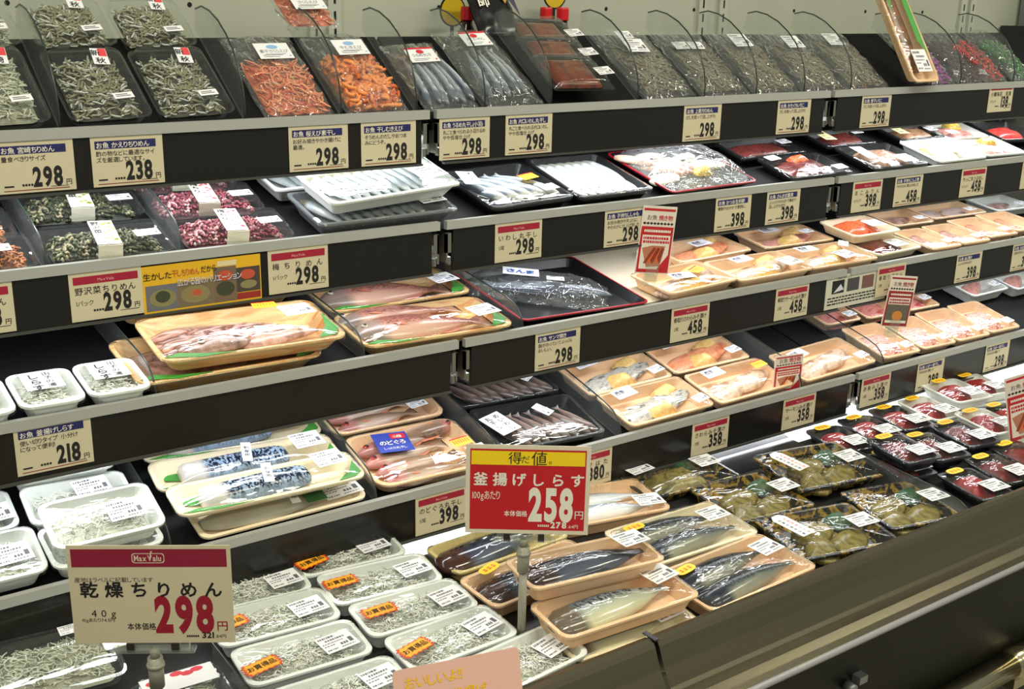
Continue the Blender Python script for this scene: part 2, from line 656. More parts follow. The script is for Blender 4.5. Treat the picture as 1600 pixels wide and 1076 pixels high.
def eye_mesh(key, r, ring):
    k = ('eye', key)
    if k not in _G:
        b = MB()
        for mi, rr, z0, hh in ((0, r, 0, 0.45 * r), (1, r * 0.55, 0.35 * r, 0.35 * r)):
            b.loft([[(rr * c * math.cos(2 * math.pi * i / 12), rr * c * math.sin(2 * math.pi * i / 12), z0 + hh * q) for i in range(12)] for c, q in ((1, 0), (0.8, 0.6), (0.35, 1))], mi, True, False, True)
        _G[k] = b.mesh('eye', [ring, mat('eye_black', (14, 14, 18), 0.15)])
    return _G[k]


F_TAI = [mat_fish('sea_bream_skin', (216, 172, 150), (188, 120, 104), (118, 70, 64), (142, 122, 112), (136, 84, 78), 0.26, 190, (0.6, 1, 1), 0.25), mat('bream_fin', (214, 128, 104), 0.4)]
F_TAID = [mat_fish('split_bream_flesh', (240, 226, 224), (214, 176, 176), (160, 104, 92), (150, 112, 96), (232, 214, 214), 0.22, 30, (2, 1, 1), 0.2), mat('bream_fin_brown', (140, 92, 70), 0.4)]
F_SARD = [mat_fish('sardine_skin', (222, 228, 232), (140, 148, 150), (48, 54, 52), (120, 116, 96), (40, 48, 50), 0.18, 40, (1, 1, 1), 0.62), mat('sardine_fin', (170, 172, 168), 0.4)]
F_IWA = [mat_fish('pilchard_skin', (246, 248, 250), (206, 212, 220), (84, 92, 104), (170, 168, 156), None, 0.2), mat('sardine_fin', (170, 172, 168), 0.4)]
F_SANMA = [mat_fish('saury_skin', (226, 230, 234), (168, 176, 186), (44, 56, 78), (96, 104, 116), None, 0.15), mat('saury_fin', (90, 96, 104), 0.4)]
F_NODO = [mat_fish('rosy_seabass_skin', (214, 186, 172), (164, 132, 110), (112, 84, 68), (190, 128, 120), (146, 112, 92), 0.22, 190, (0.5, 1, 1), 0.35), mat('seabass_fin', (226, 132, 96), 0.4)]
F_AJI = [mat_fish('dried_fish_skin', (206, 196, 196), (150, 126, 118), (76, 60, 56), (92, 76, 70), None, 0.28), mat('dried_fin', (120, 104, 90), 0.4)]
F_MACK = [mat_fish('mackerel_fillet_skin', (206, 200, 166), (170, 176, 160), (96, 128, 164), (104, 92, 74), (16, 24, 40), 0.16, 150, (1.5, 0.5, 1), 0.42)] * 2
F_MACKW = [mat_fish('mackerel_pale_side', (244, 244, 244), (214, 220, 228), (110, 140, 180), (206, 210, 214), (30, 44, 66), 0.16, 150, (1.5, .5, 1), 0.62)] * 2
F_DARK = [mat_fish('dark_fish_skin', (86, 92, 108), (40, 46, 64), (16, 20, 32), (64, 40, 32), (10, 12, 22), 0.12, 26, (0.12, 1.4, 1), 0.0)] * 2
F_SALTM = [mat_fish('salted_mackerel_skin', (150, 148, 130), (66, 76, 86), (34, 44, 58), (40, 44, 54), (12, 16, 24), 0.18, 140, (1.4, .5, 1), 0.3)] * 2
F_SABAB = [mat_fish('blue_mottled_mackerel', (150, 170, 196), (130, 152, 184), (172, 188, 208), (206, 200, 196), (18, 26, 50), 0.2, 130, (1.2, .7, 1), 0.0)] * 2
EYE_W = mat('eye_white', (176, 168, 150), 0.2)
EYE_R = mat('eye_red', (176, 52, 40), 0.2)

C_WB = [mat('whitebait_bed', (224, 226, 216), 0.5), mat('whitebait', (244, 244, 234), 0.42), mat('whitebait_grey', (176, 180, 168), 0.45)]
C_CHI = [mat('dried_fish_bed', (64, 62, 48), 0.6), mat('dried_small_fish', (142, 140, 112), 0.35), mat('dried_fish_pale', (206, 208, 202), 0.3)]
C_JAKO = [mat('jako_bed', (160, 160, 140), 0.6), mat('jako_fish', (212, 214, 194), 0.45), mat('jako_grey', (172, 174, 154), 0.45)]
C_NOZ = [mat('greens_bed', (40, 44, 26), 0.6), mat('greens_leaf', (70, 76, 44), 0.5), mat('greens_pale', (160, 150, 118), 0.5)]
C_UME = [mat('plum_bed', (90, 34, 44), 0.6), mat('plum_pink', (150, 62, 78), 0.5), mat('plum_pale', (206, 160, 160), 0.5)]
C_BRN = [mat('brown_bed', (120, 66, 38), 0.6), mat('brown_bit', (186, 118, 70), 0.5), mat('brown_dark', (140, 80, 46), 0.5)]
C_EBI = [mat('shrimp_bed', (204, 104, 64), 0.6), mat('shrimp_pink', (238, 160, 118), 0.45), mat('shrimp_red', (214, 98, 62), 0.45)]
C_MUK = [mat('peeled_bed', (176, 86, 42), 0.6), mat('peeled_shrimp', (238, 146, 78), 0.4), mat('peeled_dark', (206, 100, 46), 0.4)]
C_DRY = [mat('anchovy_bed', (84, 80, 66), 0.6), mat('anchovy_grey', (132, 126, 104), 0.4), mat('anchovy_brown', (116, 100, 74), 0.45)]
C_PUR = [mat('purple_bed', (52, 40, 52), 0.6), mat('purple_bit', (170, 64, 164), 0.5), mat('purple_grey', (150, 140, 150), 0.5)]
C_RDB = [mat('red_bed', (60, 36, 32), 0.6), mat('red_bit', (206, 60, 52), 0.5), mat('red_grey', (120, 100, 96), 0.5)]
C_DKB = [mat('dark_bed', (34, 26, 28), 0.6), mat('dark_bit', (74, 40, 50), 0.5), mat('dark_grey2', (60, 56, 56), 0.5)]
C_GRB = [mat('green_bed', (34, 52, 36), 0.6), mat('green_bit', (52, 140, 62), 0.5), mat('green_grey', (140, 150, 140), 0.5)]

M_TUNA = mat_noise('red_fish_flesh', [(110, 14, 16), (172, 30, 30), (84, 10, 12)], 40, 0.4, 0.3, distort=0.6)
M_DTUNA = mat_noise('dark_red_flesh', [(84, 16, 14), (128, 30, 24), (58, 10, 10)], 50, 0.4, 0.3, distort=0.6)
M_PINK = mat_noise('pink_fish_flesh', [(208, 128, 118), (230, 166, 156), (186, 92, 84)], 46, 0.3, 0.4, (1, 3, 1))
M_SALM = mat_noise('salmon_flesh', [(226, 122, 80), (240, 164, 122), (206, 96, 56)], 40, 0.3, 0.4, (1, 3, 1))
M_MISO = mat_noise('miso_paste', [(222, 168, 84), (236, 200, 130), (206, 140, 66)], 60, 0.4, 0.6)
M_WHITEF = mat_noise('white_fish_flesh', [(200, 160, 130), (230, 204, 184), (176, 124, 96)], 40, 0.28, 0.4, (1, 2, 1))
M_GREYF = mat_noise('grey_skinned_fillet', [(150, 146, 140), (206, 200, 190), (90, 90, 92)], 50, 0.25, 0.3, (1, 3, 1))
M_GOLD = mat_noise('marinated_fillet', [(74, 68, 34), (146, 130, 66), (46, 46, 40)], 34, 0.25, 0.5, distort=0.8)
M_GINGER = mat_noise('green_seaweed', [(26, 54, 34), (60, 104, 66), (20, 36, 26)], 90, 0.4, 0.6, (4, 1, 1))
M_MAROON = mat_noise('maroon_seasoned_fish', [(70, 22, 20), (120, 46, 38), (48, 16, 16)], 90, 0.3, 0.7)
M_UNAGI = mat_noise('glazed_eel', [(58, 18, 6), (116, 48, 18), (82, 30, 10)], 60, 0.2, 0.4, (1, 0.12, 1), coat=0.3)
M_ROE = mat_noise('orange_roe', [(206, 70, 34), (234, 116, 70), (180, 48, 26)], 90, 0.25, 0.6)
M_SQUID = mat_noise('dried_squid', [(236, 226, 200), (248, 242, 226), (222, 200, 160)], 30, 0.4, 0.3)
M_HOKKE = mat_noise('brown_fillet', [(150, 92, 60), (196, 150, 116), (110, 66, 44)], 30, 0.3, 0.3, (1, 3, 1))
M_GARN = mat_noise('yellow_garnish', [(214, 160, 40), (240, 206, 96), (150, 120, 40)], 110, 0.4, 0.7)
M_MIX = mat_noise('spiced_fish', [(130, 84, 62), (186, 146, 120), (90, 60, 60)], 90, 0.35, 0.7)
GOLDT = mat_noise('gold_patterned_tray', [(26, 22, 14), (176, 142, 50), (20, 18, 14)], 26, 0.25, 0.0, distort=1.5, pos=[0.42, 0.5, 0.56])
WOOD = mat_noise('wood_print_tray', [(232, 160, 92), (240, 206, 150), (222, 140, 76)], 14, 0.42, 0.0, (1, 9, 1), distort=0.3)


def lens_mesh(key, L, W, H, m, name, seed=0, taper=0.35, amp=0.12):
    """a slab of fillet: long rounded slice, thicker at one end"""
    k = ('lens', key)
    if k in _G:
        return _G[k]
    b = MB()
    rings = []
    n = 12
    for i in range(9):
        s = i / 8
        x = (s - .5) * L
        e = max(0.12, math.sin(math.pi * min(1, max(0, 0.04 + 0.92 * s))) ** 0.45)
        wv = W * e * (1 - taper * s)
        hv = H * e * (1 - 0.4 * taper * s)
        ring = []
        for j in range(n):
            th = 2 * math.pi * j / n
            q = 1 + amp * noise.noise(Vector((s * 3 + seed, math.cos(th) * 1.3, math.sin(th) + seed)))
            zz = math.sin(th) * hv / 2 * q
            ring.append((x, math.cos(th) * wv / 2 * q, max(-0.15 * H, zz) + 0.15 * H))
        rings.append(ring)
    b.loft(rings, 0, True, True, True)
    _G[k] = b.mesh(name, [m])
    return _G[k]


def heap_mesh(key, w, l, h, m, name, seed=0, amp=0.3, sc=60, rf=0.3, pw=3.2):
    k = ('heap', key)
    if k in _G:
        return _G[k]
    b = MB()
    rg = []
    for s in (1.0, 0.97, 0.88, 0.75, 0.6, 0.45, 0.3, 0.15, 0.03):
        ring = []
        for x, y, _ in rrect(w * s, l * s, min(w, l) * rf * s, 0, 8):
            q = 1 + amp * noise.noise(Vector((x * sc + seed, y * sc, seed * 3.3)))
            ring.append((x, y, max(0, h * (1 - s ** pw)) * q))
        rg.append(ring)
    b.loft(rg, 0, True, True, True)
    _G[k] = b.mesh(name, [m])
    return _G[k]


# ------------------------------------------------------------------ pack builders (origin: middle of the base)
def p_tray(name, w, l, h, tm, dome=0.004, r=0.016, film=True, fl=0.008, seed=0):
    root = empty(name)
    tray_mesh(w, l, h, r, fl).build('tray', tm, root)
    if film:
        film_mesh(w, l, h, dome, r, seed=seed).build('film', FILM, root)
    return root


def k_whitebait(w=0.162, l=0.084, h=0.028, stick=(('b', -0.055, -0.008, 14), ('p', 0.045, -0.004, 10)), seed=1, n=950):
    root = p_tray('whitebait_tray', w, l, h, WHITE, 0.003, 0.015, seed=seed)
    me = strands_mesh(('wb', w, l, seed % 3), n, w - 0.032, l - 0.028, 0.025, 0.0165, 0.00068, seed % 3 + 1, 'whitebait', C_WB)
    o = inst(me, 'whitebait', root, T(0, 0, 0.004))
    o['kind'] = 'stuff'
    put_stickers(root, stick, h + 0.0042)
    return root


def k_box(cont, key, w=0.104, l=0.14, h=0.026, n=260, L=0.016, r=0.0014, tagtext=None, band=None, pst=None, curl=0.4):
    """clear hinged plastic box of small dried fish"""
    root = empty('clear_food_box')
    b = MB()
    b.loft([rrect(w - 0.014, l - 0.014, 0.01, 0.0), rrect(w - 0.004, l - 0.004, 0.012, h * 0.55), rrect(w, l, 0.012, h * 0.55), rrect(w, l, 0.012, h * 0.6)], 0, False, True)
    b.build('box_base', PET, root)
    b = MB()
    b.loft([rrect(w, l, 0.012, h * 0.62), rrect(w - 0.006, l - 0.006, 0.012, h * 0.62), rrect(w - 0.012, l - 0.012, 0.012, h * 0.95), rrect(w - 0.018, l - 0.018, 0.01, h)], 0, False, False, True)
    b.build('box_lid', PET, root)
    me = strands_mesh(('box', key, w, l), n, w - 0.024, l - 0.024, h * 0.78, L, r, len(key), 'dried_fish', cont, curl)
    o = inst(me, 'dried_fish', root, T(0, 0, 0.002))
    o['kind'] = 'stuff'
    if tagtext:
        b = MB()
        b.box((0, 0, 0), (0.02, 0.032, 0.0004), 0)
        b.quad(-0.0005, 0.0, 0.0095, 0.0155, 0.0003, 2)
        text(b, tagtext[0], -0.004, 0.002, 0.0125, 0.0004, 1, 0.02, align='c')
        text(b, tagtext[1], 0.0, -0.0135, 0.0125, 0.0004, 1, 0.02, align='c')
        b.build('name_tag', [PAPER, INK, mat('pink_red_ink', (222, 70, 76), 0.5)], root, T(w * 0.16, l * 0.3, h + 0.0006, -6))
        b = MB()
        b.box((0, 0, 0), (0.026, 0.011, 0.0004), 0)
        b.quad(-0.01, -0.002, 0.009, -0.0005, 0.0003, 1)
        b.quad(-0.01, 0.001, 0.006, 0.0025, 0.0003, 1)
        b.build('price_sticker', [PAPER, GREY], root, T(w * 0.2, -l * 0.28, h + 0.0006, 4))
    if band:
        b = MB()
        bw = 0.03
        b.box((0, 0, 0), (bw, l - 0.016, 0.0006), 0)
        b.box((0, -l / 2 + 0.004, -h * 0.35), (bw, 0.0006, h * 0.75), 0)
        b.quad(-0.013, -l * 0.38, -0.002, l * 0.38, 0.0004, 3)
        text(b, band, -0.0075, l * 0.26, 0.0115, 0.0006, 1, 0.02, vert=True)
        rn = random.Random(5)
        for i in range(14):
            x, y = rn.uniform(0.001, 0.013), rn.uniform(-l * 0.36, l * 0.36)
            b.poly([(x + 0.0028 * math.cos(a), y + 0.0028 * math.sin(a)) for a in [k * 1.047 for k in range(6)]], 0.0004, 2)
        b.build('paper_band', [mat('band_paper', (240, 234, 214), 0.5), INK, mat('band_green', (150, 168, 60), 0.5) if 'n' in key else mat('band_pink', (214, 110, 120), 0.5),
                               mat('band_pale', (222, 216, 206), 0.5)], root, T(w * 0.0, 0, h + 0.0012, -4))
    if pst:
        inst(sticker_mesh(0.032, 0.018), 'price_sticker', root, T(pst[0], pst[1], h + 0.0008, 3))
    return root


def pillow(w, l, h, z0=0.0, seed=0, crimp=0.003, puff=2.2):
    b = MB()
    nx, ny = 14, 18
    top, bot = [], []
    for j in range(ny + 1):
        v = 2 * j / ny - 1
        for i in range(nx + 1):
            u = 2 * i / nx - 1
            e = max(0, (1 - abs(u) ** puff) * (1 - abs(v) ** (puff * 1.6)))
            q = noise.noise(Vector((u * 4 + seed, v * 4, seed))) + 0.6 * noise.noise(Vector((u * 9 + seed, v * 11, seed)))
            x, y = u * w / 2 * (1 + 0.02 * math.sin(v * 9 + seed)), v * l / 2
            z = z0 + 0.0015 + h * e ** 0.6 * (1 + 0.14 * q) + crimp * q * (1 - e) * 0.5 + crimp * 0.5
            top.append((x, y, z))
            bot.append((x, y, z0 + min(0.001, h * 0.1)))
    W = nx + 1
    fs = [(j * W + i, j * W + i + 1, (j + 1) * W + i + 1, (j + 1) * W + i) for j in range(ny) for i in range(nx)]
    b.add(top, fs, 0, True)
    b.add(bot, [tuple(reversed(f)) for f in fs], 0, True)
    return b


def k_bag(cont, key, w, l, h=0.022, lab=None, labcol=None, n=260, L=0.02, r=0.0011, curl=0.8, fill=0.66, fishes=None, name='clear_bag', seg=4, labpos=(0.0, 0.22), labsize=(0.052, 0.034)):
    """clear bag with contents in its lower part and a header label"""
    root = empty(name)
    if fishes:
        for i, (x, y, a) in enumerate(fishes[1]):
            inst(fishes[0], 'fish', root, T(x, y, 0.002 + 0.004 * (i % 2), a))
    else:
        me = strands_mesh(('bag', key, w, l), n, w - 0.016, l * fill, h * 0.85, L, r, len(key), 'dried_seafood', cont, curl, seg)
        o = inst(me, 'dried_seafood', root, T(0, -l * (1 - fill) / 2 + 0.008, 0.0015))
        o['kind'] = 'stuff'
    pillow(w, l, h, 0, len(key)).build('bag_film', BAG, root)
    if lab:
        b = MB()
        a_, b_ = labsize
        b.box((0, 0, 0), (a_, b_, 0.0005), 0)
        if labcol == 'red':
            b.quad(-a_ / 2, b_ * 0.38, a_ / 2, b_ / 2, 0.0004, 2)
            b.poly([(0.007 * math.cos(k * .52), b_ * 0.2 + 0.005 * math.sin(k * .52)) for k in range(12)], 0.0005, 2)
        elif labcol == 'blue':
            b.poly([(0.009 * math.cos(k * .52), b_ * 0.24 + 0.0045 * math.sin(k * .52)) for k in range(12)], 0.0005, 2)
            b.quad(-a_ * .3, -b_ * 0.24, a_ * .3, -b_ * 0.21, 0.0004, 3)
        text(b, lab, 0, -b_ * 0.13, 0.0082, 0.0005, 1, 0.0, fit=a_ * 0.84, align='c')
        for q in range(2):
            b.quad(-a_ * .38, -b_ * (0.3 + q * 0.1), a_ * (.2 - q * .1), -b_ * (0.27 + q * 0.1), 0.0004, 3)
        b.quad(a_ * .38, -b_ * .38, a_ * .44, -b_ * .3, 0.0004, 2)
        b.build('header_label', [PAPER, mat('label_text', (96, 104, 120), 0.5), mat('label_red', (206, 40, 52), 0.5) if labcol == 'red' else mat('label_blue', (140, 182, 222), 0.5), GREY], root,
                T(labpos[0] * w, labpos[1] * l, h * 1.12 + 0.002, 0, 0))
    return root


def k_dry(key, seed):
    """flat bag of dried anchovies with one or two white stickers"""
    w, l = 0.128, 0.18
    root = empty('dried_anchovy_bag')
    me = strands_mesh(('dry', seed % 3), 170, w - 0.03, l * 0.72, 0.012, 0.05, 0.0016, seed % 3 + 11, 'dried_anchovies', C_DRY, 0.12, 3)
    o = inst(me, 'dried_anchovies', root, T(0, -0.012, 0.0015))
    o['kind'] = 'stuff'
    pillow(w, l, 0.015, 0, seed, 0.006).build('bag_film', BAG, root)
    return root


def k_fishtray(name, w, l, h, tm, fishes, stick=(), dome=0.006, r=0.016, film=True, fl=0.008, extra=None, eye=None, seed=0):
    """foam tray with fish: fishes = [(mesh, x, y, angle, part name, z)]"""
    root = p_tray(name, w, l, h, tm, dome, r, film, fl, seed)
    for q in fishes:
        me, x, y, a = q[:4]
        o = inst(me, q[4] if len(q) > 4 else 'fish', root, T(x, y, q[5] if len(q) > 5 else 0.004, a))
        if eye:
            inst(eye[0], 'eye', o, T(eye[1], eye[2], eye[3]))
    if extra:
        extra(root)
    put_stickers(root, stick, h + dome + 0.0012)
    return root


def small_label(root, w, l, s1, s2, M, m=(0, 1), vertical=True, mats=None):
    b = MB()
    b.box((0, 0, 0), (w, l, 0.0005), 0)
    if vertical:
        k = l * 0.9 / max(len(s1), 1)
        h = min(w * 0.42, k * 0.96)
        text(b, s1, w * 0.2, l * 0.42 - h * 0.8, h, 0.0005, 1, 0.02, vert=True)
        if s2:
            text(b, s2, -w * 0.22, l * 0.42 - h * 0.8, h, 0.0005, 1, 0.02, vert=True)
    else:
        text(b, s1, 0, -l * 0.05, l * 0.42, 0.0005, 1, 0.03, fit=w * 0.9, align='c')
        if s2:
            text(b, s2, 0, -l * 0.4, l * 0.26, 0.0005, 1, 0.0, fit=w * 0.8, align='c')
    return b.build('name_label', mats or [PAPER, INK], root, M)


# ------------------------------------------------------------------ the case and the wall
WALLM = mat_noise('pale_green_grey_panel', [(178, 182, 164), (186, 190, 172)], 3, 0.5)
b = MB()
b.box((0.4, WALL_Y + 0.01, 0.1), (4.6, 0.02, 1.9), 0)
for x in (-0.5, -0.23, 0.23, 0.62, 0.86, 1.17, 1.42, 1.64, 1.82):
    b.poly([(x + 0.004 * math.cos(a * 0.785), 0.152 + 0.004 * math.sin(a * 0.785)) for a in range(8)], 0, 1, 0,
           Matrix(((1, 0, 0, 0), (0, 0, 0, WALL_Y - 0.0006), (0, 1, 0, 0), (0, 0, 0, 1))))
w_ = b.build('wall_back', [WALLM, BLACK])
w_['kind'] = 'structure'
for i, x in enumerate((-0.016, 0.019, 0.88, 0.94, 1.80, 1.84)):
    b = MB()
    b.box((x, WALL_Y - 0.004, 0.1), (0.024, 0.008, 1.6), 0)
    for k in range(26):
        b.box((x, WALL_Y - 0.0082, -0.2 + k * 0.028), (0.004, 0.0006, 0.016), 1)
    b.build('trim_%d' % (i + 1), [mat('slotted_upright', (188, 192, 176), 0.4), BLACK])['kind'] = 'structure'
b = MB()
b.box((2.008, WALL_Y - 0.03, 0.0), (0.06, 0.05, 0.24), 0)
b.build('trim_7', mat('dark_end_trim', (34, 36, 36), .5))['kind'] = 'structure'
b = MB()
b.box((2.2, 0.2, 0.1), (0.3, 0.27, 1.7), 0)
b.build('wall_right', mat('end_panel_grey', (120, 124, 118), 0.5))['kind'] = 'structure'
b = MB()
b.box((0.4, -2.3, -1.37), (7, 3.6, 0.02), 0)
b.build('floor', mat_noise('vinyl_floor', [(150, 146, 130), (164, 160, 146)], 6, 0.35))['kind'] = 'structure'

case = empty('refrigerated_case', Matrix.Translation((0.1, -0.3, -1.36)))
tag(case, 'open refrigerated fish case with steel front rail and dark kick panel', 'display case')
IC = case.matrix_basis.inverted()
y5, z5, t5 = SH[5]
b = MB()
F5 = frame(5)
b.box((0.15, 0.42, -0.004), (3.1, 0.86, 0.006), 0, F5)
b.build('deck', mat('white_deck', (228, 230, 228), 0.35), case, IC)
STEEL = mat_noise('brushed_dark_steel', [(124, 117, 96), (130, 123, 101)], 120, 0.24, 0.0, (0.02, 1, 1))
nd = STEEL.node_tree.nodes['Principled BSDF']
nd.inputs['Metallic'].default_value = 0.92
prof = [(-.524, -.646), (-.524, -.612), (-.529, -.605), (-.537, -.603), (-.545, -.605), (-.549, -.611), (-.560, -.636), (-.574, -.658), (-.579, -.662),
        (-.594, -.664), (-.606, -.669), (-.612, -.676), (-.612, -.686), (-.604, -.692), (-.585, -.692)]
for x0, x1 in ((-1.4, -0.004), (0.004, 1.7)):
    b = MB()
    b.loft([[(x0, y, z) for y, z in prof], [(x1, y, z) for y, z in prof]], 0, False, close=False)
    b.add([(x0, y, z) for y, z in prof], [tuple(range(len(prof)))], 0)
    o = b.build('front_rail', STEEL, case, IC)
    md = o.modifiers.new('thick', 'SOLIDIFY')
    md.thickness = 0.0015
b = MB()
b.tube([(-1.4, -.6125, -.681), (1.7, -.6125, -.681)], 0.0055, 8, 0)
b.build('bumper_strip', mat('grey_bumper', (150, 150, 150), 0.3), case, IC)
b = MB()
b.box((0.15, -.57, -1.0), (3.1, 0.03, 0.63), 0)
b.build('kick_panel', mat('dark_green_black_panel', (11, 13, 8), 0.4, spec=0.3), case, IC)
CHROME = mat('satin_chrome', (196, 186, 150), 0.18, 1.0)
b = MB()
b.tube([(-1.4, -.605, -.880), (1.7, -.605, -.880)], 0.021, 16, 0)
b.build('bumper_pipe', CHROME, case, IC)
for x in (0.80, -0.4):
    b = MB()
    b.tube([(x - 0.035, -.605, -.880), (x + 0.035, -.605, -.880)], 0.026, 16, 0)
    b.tube([(x - 0.02, -.605, -.880), (x - 0.02, -.565, -.880)], 0.012, 10, 0)
    b.box((x, -.6, -.916), (0.06, 0.03, 0.02), 0)
    b.build('pipe_bracket', CHROME, case, IC)
b = MB()
b.box((0.372, -.592, -.768), (0.018, 0.014, 0.012), 0)
b.tube([(0.348, -.587, -.774), (0.348, -.602, -.774)], 0.008, 10, 0)
b.build('panel_latch', mat('latch_grey', (150, 152, 150), 0.35, 0.6), case, IC)
b = MB()
b.box((0.0, -.5345, -.6026), (0.007, 0.024, 0.002), 0)
b.build('joint_gap', BLACK, case, IC)

ORD = {1: 'top', 2: 'second', 3: 'third', 4: 'fourth'}
BAYN = {-1: 'at the left of the photo', 0: 'in the middle of the photo', 1: 'at the right of the photo'}
DEPTH = {1: 0.335, 2: 0.37, 3: 0.42, 4: 0.46}
for k in (1, 2, 3, 4):
    y, z, t = SH[k]
    for bay in (-1, 0, 1):
        xc = 0.45 + 0.9 * bay
        sh = empty('display_shelf', Matrix.Translation((xc, y, z)))
        tag(sh, '%s shelf down the case with black price rail, bay %s' % (ORD[k], BAYN[bay]), 'shelf', 'case shelves')
        Rm = Matrix.Rotation(t if k > 1 else 0.0, 4, 'X')
        b = MB()
        if k > 1:
            b.box((0, DEPTH[k] / math.cos(t) / 2 + 0.002, -0.007), (0.894, DEPTH[k] / math.cos(t) - 0.004, 0.010), 0, Rm)
        else:
            b.box((0, DEPTH[k] / 2 + 0.002, -0.013), (0.894, DEPTH[k], 0.010), 0)
        b.build('shelf_plate', SHELF, sh)
        if k == 1:
            b = MB()
            b.box((0, 0.098, -0.006), (0.894, 0.196, 0.006), 0, Matrix.Rotation(R(35), 4, 'X'))
            b.box((0, 0.156, 0.05), (0.894, 0.004, 0.11), 0)
            b.build('sloping_display_board', SHELF, sh)
        b = MB()
        b.box((0, -0.0035, 0.006), (0.888, 0.009, 0.013), 0)
        b.build('front_lip', LIP, sh)
        b = MB()
        b.box((0, -0.002, -0.034), (0.862, 0.006, 0.064), 0)
        b.box((0, -0.0055, -0.067), (0.862, 0.008, 0.003), 1)
        b.build('price_rail', [RAIL, mat('rail_edge', (70, 70, 66), 0.3)], sh)
        for s in (-1, 1):
            b = MB()
            b.box((s * 0.442, 0.06, -0.03), (0.003, 0.13, 0.045), 0)
            b.box((s * 0.439, -0.002, -0.022), (0.009, 0.006, 0.03), 0)
            b.box((s * 0.437, 0.0, -0.05), (0.005, 0.008, 0.012), 0)
            b.build('bracket', STEELG, sh)
        b = MB()
        b.box((0, 0.045, -0.022), (0.85, 0.03, 0.012), 0)
        b.build('lamp_housing', mat('lamp_housing_white', (220, 222, 220), 0.4), sh)
        area('shelf_lamp', (xc, y + 0.045, z - 0.031), (R(-10), 0, 0), 0.84, 0.02, LAMPS[k], COOL)


# ------------------------------------------------------------------ price cards in the rails
def card_base(w=0.091, h=0.062, m=CARD, name='price_card'):
    b = MB()
    b.box((0, -h / 2, 0), (w, h, 0.0008), 0)
    return b.build(name, m)


CARD_N = [0]


def price_card(k, x, style, name, price, label, desc=(), pack='', w=0.091, dz=0.0, zoff=0.0):
    y, z, _ = SH[k]
    root = card_base(w)
    h = 0.062
    b = MB()
    b.quad(-w / 2 + 0.005, -0.015, w / 2 - 0.009 if style == 'n' else w / 2 - 0.005, -0.005, 0.0006, 0)
    if style == 'n':
        text(b, 'お魚 ' + name, -w / 2 + 0.007, -0.0135, 0.0082, 0.0009, 1, 0.012, fit=w - 0.020)
    else:
        text(b, 'MaxValu', 0, -0.0122, 0.0052, 0.0009, 2, 0.02, align='c')
    b.build('header_band', [NAVY if style == 'n' else CRIM, WINK, mat('logo_pink', (226, 150, 150), 0.5)], root)
    b = MB()
    if style == 'n':
        for i, d in enumerate(desc):
            text(b, d, -w / 2 + 0.006, -0.0235 - i * 0.0078, 0.0072, 0.0006, 0, 0.004, fit=w - 0.014)
        b.quad(-w / 2 + 0.006, -0.0592, w / 2 - 0.008, -0.0582, 0.0006, 1)
        py = -0.0545
        b.quad(w / 2 - 0.03, -0.0565, w / 2 - 0.009, -0.0558, 0.0006, 0)
    else:
        text(b, name, -w / 2 + 0.006, -0.0275, 0.0105, 0.0006, 0, 0.008, spread=w - 0.014) if len(name) < 9 else \
            text(b, name, -w / 2 + 0.006, -0.0265, 0.0098, 0.0006, 0, 0.006, fit=w - 0.012)
        if pack:
            text(b, pack, -w / 2 + 0.007, -0.042, 0.0078, 0.0006, 0, 0.0)
        py = -0.0515
        b.quad(w / 2 - 0.03, -0.0545, w / 2 - 0.006, -0.0537, 0.0006, 0)
    text(b, price, w / 2 - 0.0135, py, 0.032, 0.0006, 0, 0.04, align='r', sx=0.64)
    text(b, '円', w / 2 - 0.0078, py, 0.0078, 0.0006, 0, 0.012, align='c')
    for i in range(4):
        b.quad(-0.018 + i * 0.0034, py + 0.0005, -0.0155 + i * 0.0034, py + 0.0032, 0.0006, 0)
    if style == 'n':
        b.quad(-w / 2 + 0.007, py, -w / 2 + 0.018, py + 0.002, 0.0006, 0)
    b.build('print', [INK, DKRED], root)
    root.matrix_basis = Matrix.Translation((x, y - 0.0062 - zoff, z - 0.001 + dz)) @ Matrix.Rotation(R(90), 4, 'X')
    tag(root, label, 'price card', 'price cards on the shelf rails')
    return root


price_card(1, -0.566, 'n', '宮崎ちりめん', '298', 'navy-headed 298 yen card at the far left of the top rail', ('量食べきりサイズ',))
price_card(1, -0.454, 'n', 'かえりちりめん', '238', 'navy-headed 238 yen card under the clear dried fish boxes', ('酢の物などに最適なサイ', 'ズを厳選しています。'))
price_card(1, -0.187, 'n', '桜えび素干し', '298', 'navy-headed 298 yen card under the left dried shrimp bag', ('お好み焼きやかき揚げに', '最適。'))
price_card(1, -0.075, 'n', '干しむきえび', '298', 'navy-headed 298 yen card under the right peeled shrimp bag', ('そうめんのだしやおつま', 'みにどうぞ。'))
price_card(1, 0.057, 'n', 'うるめ丸干し(小羽)', '298', 'navy-headed 298 yen card just right of the first top rail joint', ('丸ごと食べられる小羽うるめ', 'やや低塩仕上げ'))
price_card(1, 0.178, 'n', '片口いわし丸干し', '298', 'navy-headed 298 yen card under the glossy silver fish bag', ('丸ごと食べられる片口いわし', 'やや低塩仕上げ'))
price_card(1, 0.557, 'n', '上乾ちりめん', '298', 'navy-headed 298 yen card alone in the long black middle of the top rail', ('だしを取って召し上がれ',))
price_card(1, 0.795, 'n', 'かたくちいりこ', '298', 'navy-headed 298 yen card just left of the right-hand top rail joint', ('だしを取って召し上がれ',))
price_card(1, 1.037, 'n', '煮干いりこ', '298', 'navy-headed 298 yen card just right of the right-hand top rail joint', ('だしを取って召し上がれ',))
price_card(1, 1.467, 'r', '小鯛海苔 茶漬', '138', 'red-headed 138 yen card near the right end of the top rail', pack='1パック', dz=0.012)

